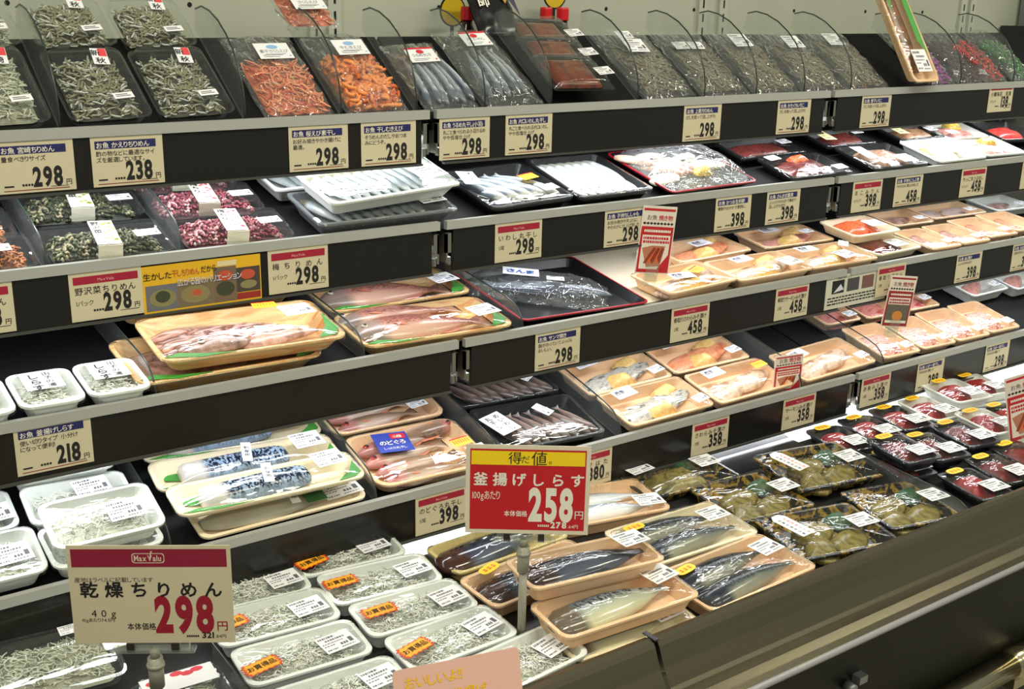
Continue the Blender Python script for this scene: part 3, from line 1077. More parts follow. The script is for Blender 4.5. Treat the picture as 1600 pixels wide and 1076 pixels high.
price_card(2, -0.660, 'r', 'ちりめん', '298', 'card edge cut by the left side of the photo on the second rail')
price_card(2, -0.503, 'r', '野沢菜ちりめん', '298', 'red-headed 298 yen card left of the yellow photo banner', pack='1パック')
price_card(2, -0.238, 'r', '梅ちりめん', '298', 'red-headed 298 yen card right of the yellow photo banner', pack='1パック')
price_card(2, 0.141, 'r', 'いわし丸干し', '298', 'red-headed 298 yen card below the silver pilchard tray', pack='5尾')
price_card(2, 0.363, 'n', '子持ちししゃも', '298', 'navy-headed card half hidden behind the slanting red grilled-fish sign', ('お好み焼きや天ぷらに', 'やわらかに仕上げました'))
price_card(2, 0.621, 'n', 'かつお生利節', '398', 'navy-headed 398 yen card, left one of the pair under the clear fillet bag', ('煮物やおかかで便利に。',))
price_card(2, 0.754, 'n', 'さんま甘露煮', '398', 'navy-headed 398 yen card, right one of the pair under the maroon packs', ('ふっくらやわらかで骨まで', '召し上がれます。'))
price_card(2, 1.000, 'r', 'まこみりん', '398', 'red-headed 398 yen card just right of the second rail joint', pack='1パック')
price_card(2, 1.133, 'n', '子持ちこんぶ巻', '458', 'navy-headed 458 yen card on the second rail', ('やわらかに煮込みました',))
price_card(2, 1.360, 'r', 'ちっこ丸うるめし', '458', 'red-headed 458 yen card on the second rail', pack='1パック')
price_card(2, 1.591, 'r', 'ちりめん', '458', 'card cut by the right edge of the photo on the second rail')

price_card(3, 0.185, 'n', 'サンマ開き', '298', 'navy-headed 298 yen card right of the third rail joint', ('脂がのっていてふっくら', 'おいしい。'), '1枚')
price_card(3, 0.478, 'r', '骨取りさわらみそ漬け', '458', 'red-headed 458 yen card under the wrapped white fish packs', pack='2枚')
price_card(3, 0.741, 'r', '骨取りサーモンみそ漬け', '458', 'red-headed 458 yen card left of the three-picture notice', pack='2枚')
price_card(3, 1.033, 'r', '骨取り銀だら', '458', 'red-headed card half hidden behind the dark red recipe sign', pack='2枚', dz=0.006, zoff=0.002)
price_card(3, 1.303, 'n', 'あじ開き', '398', 'navy-headed 398 yen card on the third rail', ('ふっくらやわらか',))
price_card(3, 1.512, 'n', 'えぼ鯛開き', '398', 'card cut by the right edge of the photo on the third rail', ('白身がおいしい',))

price_card(3, -0.597, 'n', '釜揚げしらす', '218', 'navy-headed 218 yen card under the three small white whitebait packs', ('使い切りタイプ　小分け', 'になって便利！'), dz=0.004)
price_card(4, -0.064, 'r', 'のどぐろ丸干し', '398', 'red-headed 398 yen card below the rosy fish tray, left of the big red sign', pack='5尾')
price_card(4, 0.226, 'r', 'ほっけはた', '380', 'red-headed 380 yen card half hidden behind the big red sign', pack='1パック')
price_card(4, 0.502, 'r', 'さわらみそ漬け', '358', 'red-headed 358 yen card under the four peach miso fish trays', pack='2枚')
price_card(4, 0.737, 'r', 'サーモンみそ漬け', '358', 'red-headed 358 yen card just below the small red cut-off sign', pack='2枚')
price_card(4, 0.965, 'r', '赤魚みそ漬け', '358', 'red-headed 358 yen card just right of the fourth rail joint', pack='2枚')
price_card(4, 1.145, 'n', 'いか一夜干し', '298', 'navy-headed 298 yen card under the pink fillet trays', ('やわらかく焼いて',))
price_card(4, 1.387, 'n', 'さば一夜干し', '298', 'navy-headed 298 yen card farthest right on the fourth rail', ('やわらかく焼いて',))

# photo banner on the second rail
b = MB()
bw, bh = 0.163, 0.063
b.box((0, -bh / 2, 0), (bw, bh, 0.0008), 0)
ban = b.build('photo_banner', YEL if False else mat('banner_yellow', (226, 176, 30), 0.5))
b = MB()
pic = [(-0.078, -0.06, -0.036, -0.026, 1), (-0.036, -0.06, 0.014, -0.026, 2), (0.014, -0.06, 0.046, -0.012, 3), (0.046, -0.05, 0.08, -0.016, 4)]
for x0, y0, x1, y1, mi in pic:
    b.quad(x0, y0, x1, y1, 0.0006, mi)
for cx, cy, rx, ry, mi in ((-0.056, -0.044, 0.018, 0.012, 5), (-0.056, -0.042, 0.010, 0.008, 6), (-0.012, -0.044, 0.020, 0.012, 5), (-0.012, -0.043, 0.013, 0.007, 7), (-0.01, -0.042, 0.006, 0.004, 8),
                           (0.03, -0.042, 0.013, 0.01, 6), (0.03, -0.024, 0.011, 0.007, 8), (0.062, -0.026, 0.011, 0.007, 8), (0.063, -0.04, 0.012, 0.006, 5)):
    b.poly([(cx + rx * math.cos(i * .3927), cy + ry * math.sin(i * .3927)) for i in range(16)], 0.0008 + 0.0001 * (mi - 5), mi)
b.quad(0.046, -0.06, 0.08, -0.051, 0.0006, 9)
b.quad(0.02, -0.011, 0.047, -0.004, 0.0006, 10)
text(b, '生かした', -0.08, -0.018, 0.0105, 0.0008, 11, 0.012, fit=0.04)
text(b, '干しちりめん', -0.042, -0.017, 0.0105, 0.0008, 8, 0.008, fit=0.038)
text(b, 'だから', -0.003, -0.016, 0.0105, 0.0008, 11, 0.012, fit=0.022)
text(b, '広がる旨のバリエーション', -0.036, -0.03, 0.011, 0.0016, 12, 0.012, fit=0.09)
b.build('pictures', [YEL, mat('pic_grey', (108, 108, 112), .5), mat('pic_tan', (120, 104, 78), .5), mat('pic_brown', (116, 96, 74), .5), mat('pic_dark', (72, 62, 56), .5), mat('pic_bowl', (136, 128, 84), .5),
                     mat('pic_green', (62, 66, 44), .5), mat('pic_rice', (150, 122, 78), .5), mat('pic_red', (190, 82, 52), .5), mat('pic_strip', (150, 40, 34), .5), mat('pic_cream', (222, 206, 160), .5), INK, mat('banner_text', (206, 206, 214), .5)], ban)
ban.matrix_basis = Matrix.Translation((-0.376, SH[2][0] - 0.0062, SH[2][1] - 0.003)) @ Matrix.Rotation(R(90), 4, 'X')
tag(ban, 'yellow banner with pictures of rice bowls on the second rail', 'banner')

# three-picture notice on the third rail
root = card_base(0.185, 0.066, mat('notice_paper', (206, 204, 184), .55), 'picture_notice')
b = MB()
for i, (x, mi) in enumerate(((-0.075, 0), (-0.03, 1), (0.015, 2))):
    b.quad(x, -0.036, x + 0.036, -0.010, 0.0006, mi)
b.poly([(-0.07, -0.034), (-0.04, -0.03), (-0.05, -0.018)], 0.0008, 3)
text(b, '骨取りのおいしさ', -0.06, -0.008, 0.006, 0.0006, 4, 0.0)
for i in range(3):
    rn = random.Random(i)
    x = -0.085
    while x < 0.08:
        d = rn.uniform(0.004, 0.012)
        b.quad(x, -0.046 - i * 0.006, x + d, -0.043 - i * 0.006, 0.0006, 4)
        x += d + 0.002
b.build('pictures', [BLACK, mat('pic_slate', (70, 68, 70), .5), mat('pic_rose', (120, 80, 76), .5), mat('pic_white', (210, 214, 220), .5), INK], root)
root.matrix_basis = Matrix.Translation((0.930, SH[3][0] - 0.0056, SH[3][1] + 0.003)) @ Matrix.Rotation(R(90), 4, 'X')
tag(root, 'pale notice with three small pictures on the third rail', 'notice')


# ------------------------------------------------------------------ standing signs
CLEAR = mat_film('clear_sign_holder', tint=(244, 246, 238), milk=0.10, wrinkle=0.0, base=0.0, gloss=0.7)
HOLD = mat('dark_clip', (40, 36, 28), 0.4)
POST = mat('translucent_grey_post', (150, 148, 132), 0.3)


def sign_stand(x, y, zb, yaw, w, h, zc0, label, paint, card_mat):
    """vertical card on a clear holder and a round post; zc0 = height of the card's lower edge above the base"""
    root = empty('price_sign', Matrix.Translation((x, y, zb)) @ Matrix.Rotation(-R(yaw), 4, 'Z'))
    tag(root, label, 'sign')
    F = Matrix.Translation((0.003, -0.004, zc0)) @ Matrix.Rotation(R(90), 4, 'X')
    b = MB()
    b.box((0, h / 2, 0), (w, h, 0.0012), 0)
    c = b.build('sign_card', card_mat, root, F)
    paint(c, w, h)
    b = MB()
    b.box((0, 0, zc0 + 0.003), (w * 0.45, 0.006, 0.026), 0)
    b.box((0, 0, zc0 - 0.0105), (w * 0.52, 0.012, 0.003), 0)
    b.build('clear_holder', CLEAR, root)
    for s in (-1, 1):
        b = MB()
        b.box((s * w * 0.14, -0.001, zc0 - 0.006), (0.008, 0.008, 0.010), 0)
        b.build('clip', HOLD, root)
    b = MB()
    b.tube([(0, 0, 0.003), (0, 0, zc0 - 0.055)], 0.0055, 12, 0)
    b.tube([(0, 0, zc0 - 0.055), (0, 0, zc0 - 0.02)], 0.008, 12, 0)
    b.tube([(0, 0, zc0 - 0.02), (0, 0, zc0 - 0.009)], 0.005, 12, 0)
    b.tube([(0, 0, zc0 - 0.031), (0, 0, zc0 - 0.027)], 0.0095, 12, 0)
    b.build('post', POST, root)
    b = MB()
    b.tube([(0, 0, 0), (0, 0, 0.003)], 0.009, 20, 0)
    b.build('base', POST, root)
    return root


def paint_red(c, w, h):
    b = MB()
    b.quad(-w * .465, h * .045, w * .465, h * .955, 0.0008, 0)
    b.build('red_panel', RED, c)
    b = MB()
    b.quad(-w * .455, h * .78, w * .455, h * .935, 0.0011, 0)
    text(b, '得', -w * .16, h * .805, 0.0175, 0.0014, 1, 0.0)
    text(b, 'だ', -w * .055, h * .81, 0.0115, 0.0014, 1, 0.0)
    text(b, '値', w * .025, h * .795, 0.020, 0.0014, 1, 0.0)
    text(b, '。', w * .165, h * .805, 0.012, 0.0014, 1, 0.0)
    b.build('yellow_band', [YEL, INK], c)
    b = MB()
    text(b, '釜揚げしらす', -w * .44, h * .56, 0.0185, 0.0011, 0, 0.034, spread=w * .9)
    text(b, '100gあたり', -w * .445, h * .395, 0.0135, 0.0011, 0, 0.0, sx=0.62)
    text(b, '本体価格', -w * .185, h * .205, 0.0086, 0.0011, 0, 0.02, fit=w * .19)
    text(b, '258', w * .39, h * .165, 0.060, 0.0011, 0, 0.045, align='r', fit=w * .38)
    text(b, '円', w * .425, h * .19, 0.0125, 0.0011, 0, 0.01, align='c')
    text(b, '278', w * .33, h * .075, 0.0115, 0.0011, 0, 0.04, align='r')
    text(b, '.64円', w * .335, h * .075, 0.006, 0.0011, 0, 0.0)
    for i in range(6):
        b.quad(w * (.09 + i * .016), h * .085, w * (.1 + i * .016), h * .11, 0.0011, 0)
    b.build('print', WINK, c)


def paint_max(c, w, h):
    b = MB()
    b.quad(-w * .475, h * .785, w * .475, h * .965, 0.0008, 0)
    bx, by, bw_, bh_ = -w * .005, h * .875, w * .2, h * .1
    b.loft([rrect(bw_, bh_, 0.003, 0.0010), rrect(bw_ - 0.0016, bh_ - 0.0016, 0.003, 0.0010)], 1, False, M=Matrix.Translation((bx, by, 0)))
    text(b, 'Max', bx - bw_ * .43, by - 0.0032, 0.0092, 0.0011, 1, 0.02, fit=bw_ * .40)
    text(b, 'Valu', bx - bw_ * .02, by - 0.0032, 0.0092, 0.0011, 1, 0.02, fit=bw_ * .44)
    b.add([(bx - 0.0006, by + 0.004, 0.0011), (bx + 0.0014, by - 0.003, 0.0011), (bx + 0.0046, by + 0.008, 0.0011), (bx + 0.003, by + 0.008, 0.0011), (bx + 0.0013, by, 0.0011)], [(0, 1, 2, 3, 4)], 1)
    b.build('crimson_band', [mat('maroon_ink', (138, 20, 50), .5), mat('logo_pale', (224, 196, 176), .5)], c)
    b = MB()
    text(b, '産地はラベルに記載しています', -w * .465, h * .635, 0.0062, 0.0008, 0, 0.0, fit=w * .55)
    text(b, '乾燥ちりめん', -w * .44, h * .49, 0.0190, 0.0008, 0, 0.032, spread=w * .88)
    text(b, '40g', -w * .40, h * .275, 0.0115, 0.0008, 0, 0.0, spread=w * .19)
    text(b, '10gあたり74.5円', -w * .44, h * .225, 0.0052, 0.0008, 0, 0.0, fit=w * .27)
    text(b, '本体価格', -w * .165, h * .145, 0.0088, 0.0008, 0, 0.012, fit=w * .18)
    text(b, '298', w * .395, h * .125, 0.056, 0.0008, 1, 0.045, align='r', fit=w * .385)
    text(b, '円', w * .43, h * .135, 0.0125, 0.0008, 1, 0.01, align='c')
    text(b, '321', w * .375, h * .05, 0.0095, 0.0008, 0, 0.035, align='r')
    text(b, '.84円', w * .378, h * .05, 0.0052, 0.0008, 0, 0.0)
    for i in range(6):
        b.quad(w * (.2 + i * .013), h * .06, w * (.21 + i * .013), h * .08, 0.0008, 0)
    b.build('print', [INK, mat('price_maroon', (150, 16, 40), .5)], c)


sign_stand(-0.1215, -0.4205, -0.6365, 36, 0.1545, 0.1195, 0.1668, 'big red and yellow 258 yen sign on a post among the deck trays', paint_red, mat('sign_ivory', (226, 214, 190), .55))
sign_stand(-0.5915, -0.407, -0.6357, 33, 0.1645, 0.112, 0.1630, 'large beige 298 yen sign with maroon band on a post at lower left', paint_max, CARD)


def recipe_sign(M, w, h, label, style, stand=True):
    root = empty('recipe_sign', M)
    tag(root, label, 'sign')
    b = MB()
    b.box((0, h / 2, 0), (w, h, 0.0012), 0)
    c = b.build('sign_card', mat('sign_white', (226, 214, 200), .5), root)
    b = MB()
    b.quad(-w * .46, h * .93, w * .46, h * .965, 0.0008, 0)
    text(b, 'お魚', -w * .34, h * .80, w * .155, 0.0008, 1, 0.0)
    text(b, '焼き物', 0.0, h * .80, w * .16, 0.0008, 0, 0.02, fit=w * .42)
    for i in range(9):
        x = -w * .4 + i * w * .1
        b.poly([(x - w * .05, h * .745), (x, h * .725), (x + w * .05, h * .745), (x, h * .768)], 0.0008, 1)
    b.quad(-w * .47, 0.02 * h, w * .47, h * .70, 0.0008, 0)
    b.quad(-w * .41, h * .07, w * .41, h * .575, 0.0010, 2)
    rn = random.Random(4)
    for yy, mi in ((.635, 3), (.53, 0), (.475, 0)):
        x = -w * .38
        while x < w * .36:
            d = rn.uniform(.03, .07) * w
            b.quad(x, h * (yy - .018), x + d, h * (yy + .018), 0.0012, mi)
            x += d + .015 * w
    if style == 'fish':
        b.poly([(-w * .38, h * .38), (-w * .1, h * .42), (w * .3, h * .42), (w * .2, h * .12), (-w * .2, h * .1)], 0.0011, 4)
        for i in range(5):
            b.poly([(-w * (.3 - i * .1), h * (.16 + .02 * i)), (-w * (.22 - i * .1), h * .15), (w * (.04 + .06 * i), h * .38), (w * (-.04 + .06 * i), h * .4)], 0.0013, 5 if i % 2 else 6)
        b.poly([(w * .42, h * .07), (w * .42, h * .3), (w * .12, h * .07)], 0.0014, 0)
    else:
        b.quad(-w * .41, h * .07, w * .41, h * .44, 0.0011, 4)
        b.poly([(w * (.02 + .2 * math.cos(i * .393)), h * (.22 + .1 * math.sin(i * .393))) for i in range(16)], 0.0013, 5)
        b.quad(-w * .4, h * .08, w * .4, h * .13, 0.0012, 2)
    b.build('print', [mat('recipe_red', (190, 34, 40), .5) if style == 'fish' else mat('recipe_dark_red', (150, 30, 34), .5), INK, mat('recipe_cream', (232, 220, 206), .5), WINK,
                      mat('recipe_tan', (186, 120, 90), .5) if style == 'fish' else mat('recipe_olive', (96, 92, 76), .5), mat('recipe_orange', (222, 100, 50), .5) if style == 'fish' else mat('recipe_gold', (206, 130, 50), .5), mat('recipe_brown', (140, 60, 40), .5)], c)
    if stand:
        b = MB()
        b.box((0.0, 0.002, 0.001), (w * .36, 0.03, 0.004), 0)
        b.box((0, -0.012, -0.004), (w * .3, 0.018, 0.016), 0)
        b.build('clear_holder', CLEAR, root)
    return root


def stand_M(x, y, z, yaw, lean, roll=0):
    return Matrix.Translation((x, y, z)) @ Matrix.Rotation(-R(yaw), 4, 'Z') @ Matrix.Rotation(R(90 - lean), 4, 'X') @ Matrix.Rotation(R(roll), 4, 'Z')


recipe_sign(stand_M(0.420, -0.045, -0.280, 20, 0, -5), 0.063, 0.118, 'slanting red grilled-fish recipe sign above the empty cream tray', 'fish')
recipe_sign(stand_M(1.030, -0.113, -0.452, 14, 0, -7), 0.066, 0.106, 'dark red recipe sign among the pink fillet trays', 'bowl')
recipe_sign(stand_M(0.722, -0.112, -0.532, 10, 0, 0), 0.066, 0.072, 'small red recipe sign at the front of the fourth shelf', 'fish', False)
recipe_sign(stand_M(1.088, -0.395, -0.612, 24, 0, 14), 0.072, 0.135, 'red recipe sign cut by the right edge among dark red fish packs', 'fish')

# pink sign clipped to the front rail, lower middle of the photo
root = empty('offer_sign', Matrix.Translation((-0.300, -0.552, -0.60)) @ Matrix.Rotation(-R(14), 4, 'Z') @ Matrix.Rotation(R(72), 4, 'X'))
tag(root, 'pink sign with yellow lettering at the bottom edge of the photo', 'sign')
b = MB()
b.loft([rrect(0.15, 0.084, 0.006, 0.0), rrect(0.15, 0.084, 0.006, 0.0014)], 0, False, True, True, M=Matrix.Translation((0, 0.028, 0)))
b.build('sign_card', PINK, root)
b = MB()
text(b, 'おいしいよ！！', -0.062, 0.048, 0.0145, 0.0018, 0, 0.02, fit=0.10)
text(b, '釜揚げ', -0.01, 0.026, 0.0145, 0.0018, 0, 0.02)
b.build('lettering', mat('yellow_lettering', (236, 186, 24), .4), root)
b = MB()
b.loft([rrect(0.07, 0.03, 0.006, 0.0016), rrect(0.07, 0.03, 0.006, 0.002)], 0, False, False, True, M=Matrix.Translation((0.034, 0.004, 0)))
text(b, '得', 0.05, -0.002, 0.013, 0.0022, 1, 0.02)
b.build('price_panel', [CARD, DKRED], root)
b = MB()
b.box((0, -0.002, -0.005), (0.03, 0.03, 0.008), 0)
b.build('clip', HOLD, root)


# ------------------------------------------------------------------ putting packs on the shelves
def place(root, k, x, d, label, cat, group=None, h=0.0, ang=0.0, tilt=0.0, roll=0.0):
    """x along the case, d back along the goods' plane, h above it; ang turns on the plane, tilt lifts the rear"""
    Lm = Matrix.Rotation(R(ang), 4, 'Z') @ Matrix.Rotation(R(tilt), 4, 'X') @ Matrix.Rotation(R(roll), 4, 'Y')
    lo = min((Lm @ o.matrix_basis @ Vector(c)).y for o in root.children for c in o.bound_box)
    d = max(d, {1: 0.011, 2: 0.001, 3: -0.005, 4: 0.001, 5: 0.024}[k] - lo)          # stay behind the front lip
    root.matrix_basis = frame(k) @ Matrix.Translation((x, d, h)) @ Matrix.Rotation(R(ang), 4, 'Z') @ Matrix.Rotation(R(tilt), 4, 'X') @ Matrix.Rotation(R(roll), 4, 'Y')
    return tag(root, label, cat, group)


# ---- top shelf
G1 = 'clear boxes of small dried fish'
KJ, KC = dict(tagtext=('宮', '崎'), n=480, L=0.014, r=0.0009), dict(tagtext=('新', '秋'), n=420, L=0.015, r=0.0014)
place(k_box(C_JAKO, 'jakob', 0.1, 0.14, **KJ), 1, -0.590, 0.082, 'box of pale fine dried fish at the far left front of the top shelf', 'food box', G1, 0.0005, 2)
place(k_box(C_JAKO, 'jakob', 0.1, 0.1, **KJ), 1, -0.586, 0.206, 'box of pale fine dried fish, upper one behind the far left front box', 'food box', G1, 0.004, 2)
place(k_box(C_CHI, 'chirimen', 0.106, 0.134, **KC), 1, -0.468, 0.078, 'clear box of dark dried sardines, left one in the front pair', 'food box', G1, 0.0005, 2)
place(k_box(C_CHI, 'chirimen', 0.106, 0.134, **KC), 1, -0.356, 0.076, 'clear box of dark dried sardines, right one in the front pair', 'food box', G1, 0.0005, 2)
place(k_box(C_CHI, 'chirimen', 0.104, 0.1, **KC), 1, -0.470, 0.200, 'clear box of dark dried sardines behind the front pair, left one', 'food box', G1, 0.006, 3)
place(k_box(C_CHI, 'chirimen', 0.104, 0.1, **KC), 1, -0.360, 0.198, 'clear box of dark dried sardines behind the front pair, right one', 'food box', G1, 0.006, 2)

G2 = 'bags of dried shrimp'
place(k_bag(C_EBI, 'sakura', 0.108, 0.175, 0.022, '素干さくらえび', 'blue', n=330, L=0.02, r=0.0013, fill=0.62, name='shrimp_bag', labpos=(0.0, 0.16)), 1, -0.206, 0.070,
      'clear bag of pink dried shrimp with white label, left of the pair', 'food bag', G2, 0, 1)
place(k_bag(C_MUK, 'mukiebi', 0.104, 0.175, 0.026, '干むきえび', 'blue', n=260, L=0.022, r=0.0034, curl=1.3, fill=0.62, name='shrimp_bag', seg=5, labpos=(0.0, 0.16)), 1, -0.084, 0.082,
      'clear bag of plump orange peeled shrimp, right of the pair', 'food bag', G2, 0, 2)
place(k_bag(C_EBI, 'sakurb', 0.088, 0.13, 0.018, 'さくらえび', 'blue', n=200, L=0.02, r=0.0013, fill=0.7, name='shrimp_bag', labpos=(0, -0.2)), 1, -0.126, 0.236,
      'clear shrimp bag standing behind the front pair against the wall', 'food bag', G2, 0.028, 2)

F_UR = fish_mesh('urume', 0.12, 0.016, 0.014, 'slim', F_SANMA)
place(k_bag(None, 'urume', 0.096, 0.155, 0.016, 'うるめ丸干', 'red', fishes=(F_UR, [(x, -0.012, 84 + 2 * i) for i, x in enumerate((-0.032, -0.018, -0.004, 0.01, 0.024, 0.036))]), name='dried_fish_bag', labpos=(-.02, .2)),
      1, 0.042, 0.052, 'clear bag of thin silver dried fish with red-topped label, left one', 'food bag', 'bags of silver dried fish', 0, 3)
place(k_bag(None, 'kataku', 0.112, 0.185, 0.022, '片口いわし', 'red', fishes=(F_UR, [(x, -0.016, 80 + 3 * i) for i, x in enumerate((-0.03, -0.015, 0.0, 0.015, 0.03))]), name='dried_fish_bag', labpos=(-.05, .24)),
      1, 0.160, 0.065, 'puffy glossy bag of silver dried fish with red-topped label, right one', 'food bag', 'bags of silver dried fish', 0, 4)


def k_eel():
    root = empty('grilled_eel_pack')
    w, l = 0.122, 0.088
    b = MB()
    b.loft([rrect(w, l, 0.008, 0), rrect(w, l, 0.008, 0.002)], 0, False, True, True)
    b.build('black_tray', BLACK, root)
    inst(heap_mesh('eel', 0.09, 0.074, 0.011, M_UNAGI, 'eel_fillet', 3, 0.08, 30, 0.06, 9), 'eel_fillet', root, T(-0.006, -0.005, 0.002))
    pillow(w, l, 0.015, 0.001, 5, 0.003, 5).build('pack_film', FILM, root)
    inst(sticker_mesh(0.034, 0.02), 'price_sticker', root, T(0.044, -0.02, 0.0225, 8))
    b = MB()
    b.box((0, 0, 0), (w, 0.006, 0.0008), 0)
    b.build('dark_seal', mat('dark_seal', (36, 40, 48), .3), root, T(0, l / 2 - 0.006, 0.0085))
    return root


for x, d, h, a, lb in ((0.290, 0.056, 0.026, -2, 'grilled eel pack in front, lowest of the three brown ones'), (0.305, 0.122, 0.013, -2, 'grilled eel pack in the middle of the three brown ones'),
                       (0.322, 0.188, 0.001, -2, 'grilled eel pack at the rear, highest of the three brown ones')):
    place(k_eel(), 1, x, d, lb, 'eel pack', 'packs of glazed grilled eel', h, a, -4)

# black eel bag with white brush characters, leaning on the rear of the display board
b = pillow(0.085, 0.12, 0.014, 0, 9, 0.003, 3)
root = b.build('eel_bag', mat('black_glossy_bag', (20, 18, 18), 0.22))
b = MB()
text(b, '鰻師', -0.022, 0.026, 0.025, 0.0, 0, 0.02, vert=True)
b.build('lettering', WINK, root, T(-0.002, 0, 0.0195))
b = MB()
b.poly([(0.004, 0.05), (0.04, 0.045), (0.042, -0.02), (0.03, 0.01)], 0, 0)
b.poly([(0.012, 0.02), (0.028, 0.035), (0.036, 0.028), (0.02, 0.005)], 0.0004, 1)
b.build('bag_print', [mat('bag_purple', (70, 62, 84), .3), mat('bag_gold', (176, 134, 60), .4)], root, T(0, 0, 0.019))
root.matrix_basis = Matrix.Translation((0.245, 0.200, 0.147)) @ Matrix.Rotation(R(55), 4, 'X')
tag(root, 'black bag with white brushed characters standing behind the eel packs', 'food bag')


def k_bottle():
    root = empty('sauce_bottle')
    b = MB()
    pr = [(0.0, 0), (0.019, 0.001), (0.02, 0.01), (0.02, 0.085), (0.016, 0.105), (0.0095, 0.118), (0.009, 0.128)]
    b.loft([[(r * math.cos(i * .3927), r * math.sin(i * .3927), z) for i in range(16)] for r, z in pr[1:]], 0, True, True, True)
    b.build('body', mat('dark_sauce_glass', (40, 20, 12), 0.12), root)
    b = MB()
    b.loft([[(r * math.cos(i * .3927), r * math.sin(i * .3927), z) for i in range(16)] for r, z in ((0.0105, 0.126), (0.0115, 0.127), (0.0115, 0.146), (0.0105, 0.149))], 0, False, True, True)
    b.build('cap', mat('red_cap', (206, 24, 34), 0.35), root)
    return root


for x, lb in ((0.229, 'red-capped sauce bottle left of the black lettered bag'), (0.400, 'red-capped sauce bottle, left of the pair behind the eel'), (0.438, 'red-capped sauce bottle, right of the pair behind the eel')):
    r_ = k_bottle()
    r_.matrix_basis = Matrix.Translation((x, 0.25, -0.0075 + 0.014))
    tag(r_, lb, 'bottle', 'sauce bottles behind the eel')
    b = MB()
    b.tube([(0, 0, 0), (0, 0, 0.013)], 0.02, 12, 0)
    o = b.build('bottle_plinth', SHELF)
    o.matrix_basis = Matrix.Translation((x, 0.25, -0.0078))
    o['kind'] = 'structure'
for x, z, lb in ((0.222, 0.147, 'round yellow badge with black rim left of the black lettered bag'), (0.305, 0.186, 'round yellow badge cut by the photo top above the black lettered bag'), (0.446, 0.178, 'round yellow badge cut by the photo top above the red caps')):
    root = empty('round_badge', Matrix.Translation((x, 0.285, z)) @ Matrix.Rotation(R(90), 4, 'X'))
    tag(root, lb, 'badge', 'round yellow badges')
    b = MB()
    b.poly([(0.027 * math.cos(i * .2618), 0.027 * math.sin(i * .2618)) for i in range(24)], 0, 0, 0.001)
    b.poly([(0.024 * math.cos(i * .2618), 0.024 * math.sin(i * .2618)) for i in range(24)], 0.0004, 1)
    b.build('disc', [BLACK, mat('badge_yellow', (206, 176, 34), .4)], root)
    b = MB()
    b.box((0, -0.027 - (z + 0.0 - 0.02) / 2, -0.003), (0.006, z - 0.01, 0.003), 0)
    b.build('stick', BLACK, root)

G3 = 'clear bags of dried anchovies'
dr = [(0.492, 'dried anchovy bag just right of the eel packs, browner than the rest', (('p', -0.005, 0.032, -4), ('s', -0.01, 0.062, 0))),
      (0.628, 'dried anchovy bag, second one right of the eel packs, two small stickers', (('s', 0.004, 0.03, -4), ('s', -0.034, 0.032, 0))),
      (0.764, 'dried anchovy bag, third one right of the eel packs', (('p', -0.006, 0.045, 0),)),
      (0.900, 'dried anchovy bag, fourth one right of the eel packs', (('p', 0.0, 0.04, 0),)),
      (1.034, 'dried anchovy bag just left of the tall slanting eel tray', (('p', -0.008, 0.045, 0),))]
for i, (x, lb, st) in enumerate(dr):
    r_ = k_dry('dry', i)
    put_stickers(r_, st, 0.0215)
    place(r_, 1, x, 0.085, lb, 'food bag', G3, 0, 3 - i)
cb = [(C_PUR, 'purp', 1.275, 'clear bag with purple strands right of the tall slanting tray'), (C_DKB, 'dark', 1.372, 'dark bag between the purple and red strand bags'),
      (C_RDB, 'redb', 1.468, 'clear bag with red strands at the right of the top shelf'), (C_GRB, 'grnb', 1.578, 'clear bag with bright green strands at the right end of the top shelf')]
for i, (c, key, x, lb) in enumerate(cb):
    place(k_bag(c, key, 0.09, 0.185, 0.02, n=150, L=0.022, r=0.0018, fill=0.72, name='seaweed_bag'), 1, x, 0.09, lb, 'food bag', 'bags of coloured seaweed', 0, 2)

# tall slanting tray with a long brown fish and green film print
root = p_tray('tall_fish_tray', 0.085, 0.30, 0.022, PEACH, 0.003, 0.012)
inst(lens_mesh('longeel', 0.265, 0.05, 0.016, mat_noise('long_brown_fish', [(96, 58, 36), (150, 100, 66), (74, 44, 28)], 40, .3, .4, (1, .3, 1)), 'fish_fillet', 8, 0.2), 'fish_fillet', root, T(-0.004, 0.01, 0.005, 90))
b = MB()
b.poly([(0.012, -0.06), (0.03, -0.09), (0.033, 0.13), (0.016, 0.13)], 0, 0)
b.poly([(-0.033, 0.0), (-0.018, 0.05), (-0.02, 0.13), (-0.033, 0.13)], 0, 0)
b.build('green_print', GREEN, root, T(0, 0, 0.0262))
inst(sticker_mesh(0.046, 0.05), 'price_sticker', root, T(0.0, -0.105, 0.0268, 0))
root.matrix_basis = Matrix.Translation((1.165, 0.072, 0.138)) @ Matrix.Rotation(R(57), 4, 'X')
tag(root, 'tall orange-rimmed tray with a brown fish slanting up past the wall', 'fish tray')


def divider(M, pts, label, base=True):
    """upright clear plate with a dark polished edge: outline in (back, up)"""
    root = empty('clear_divider', M)
    tag(root, label, 'divider', 'clear plastic dividers')
    b = MB()
    n = len(pts)
    vs = [(-0.0011, p[0], p[1]) for p in pts] + [(0.0011, p[0], p[1]) for p in pts]
    b.add(vs, [tuple(range(n)), tuple(range(2 * n - 1, n - 1, -1))] + [(i, i + n, (i + 1) % n + n, (i + 1) % n) for i in range(n)])
    b.build('plate', ACR, root)
    b = MB()
    b.tube([(0, p[0], p[1]) for p in pts[1:]], 0.0013, 6, 0)
    b.build('polished_edge', ACE, root)
    return root


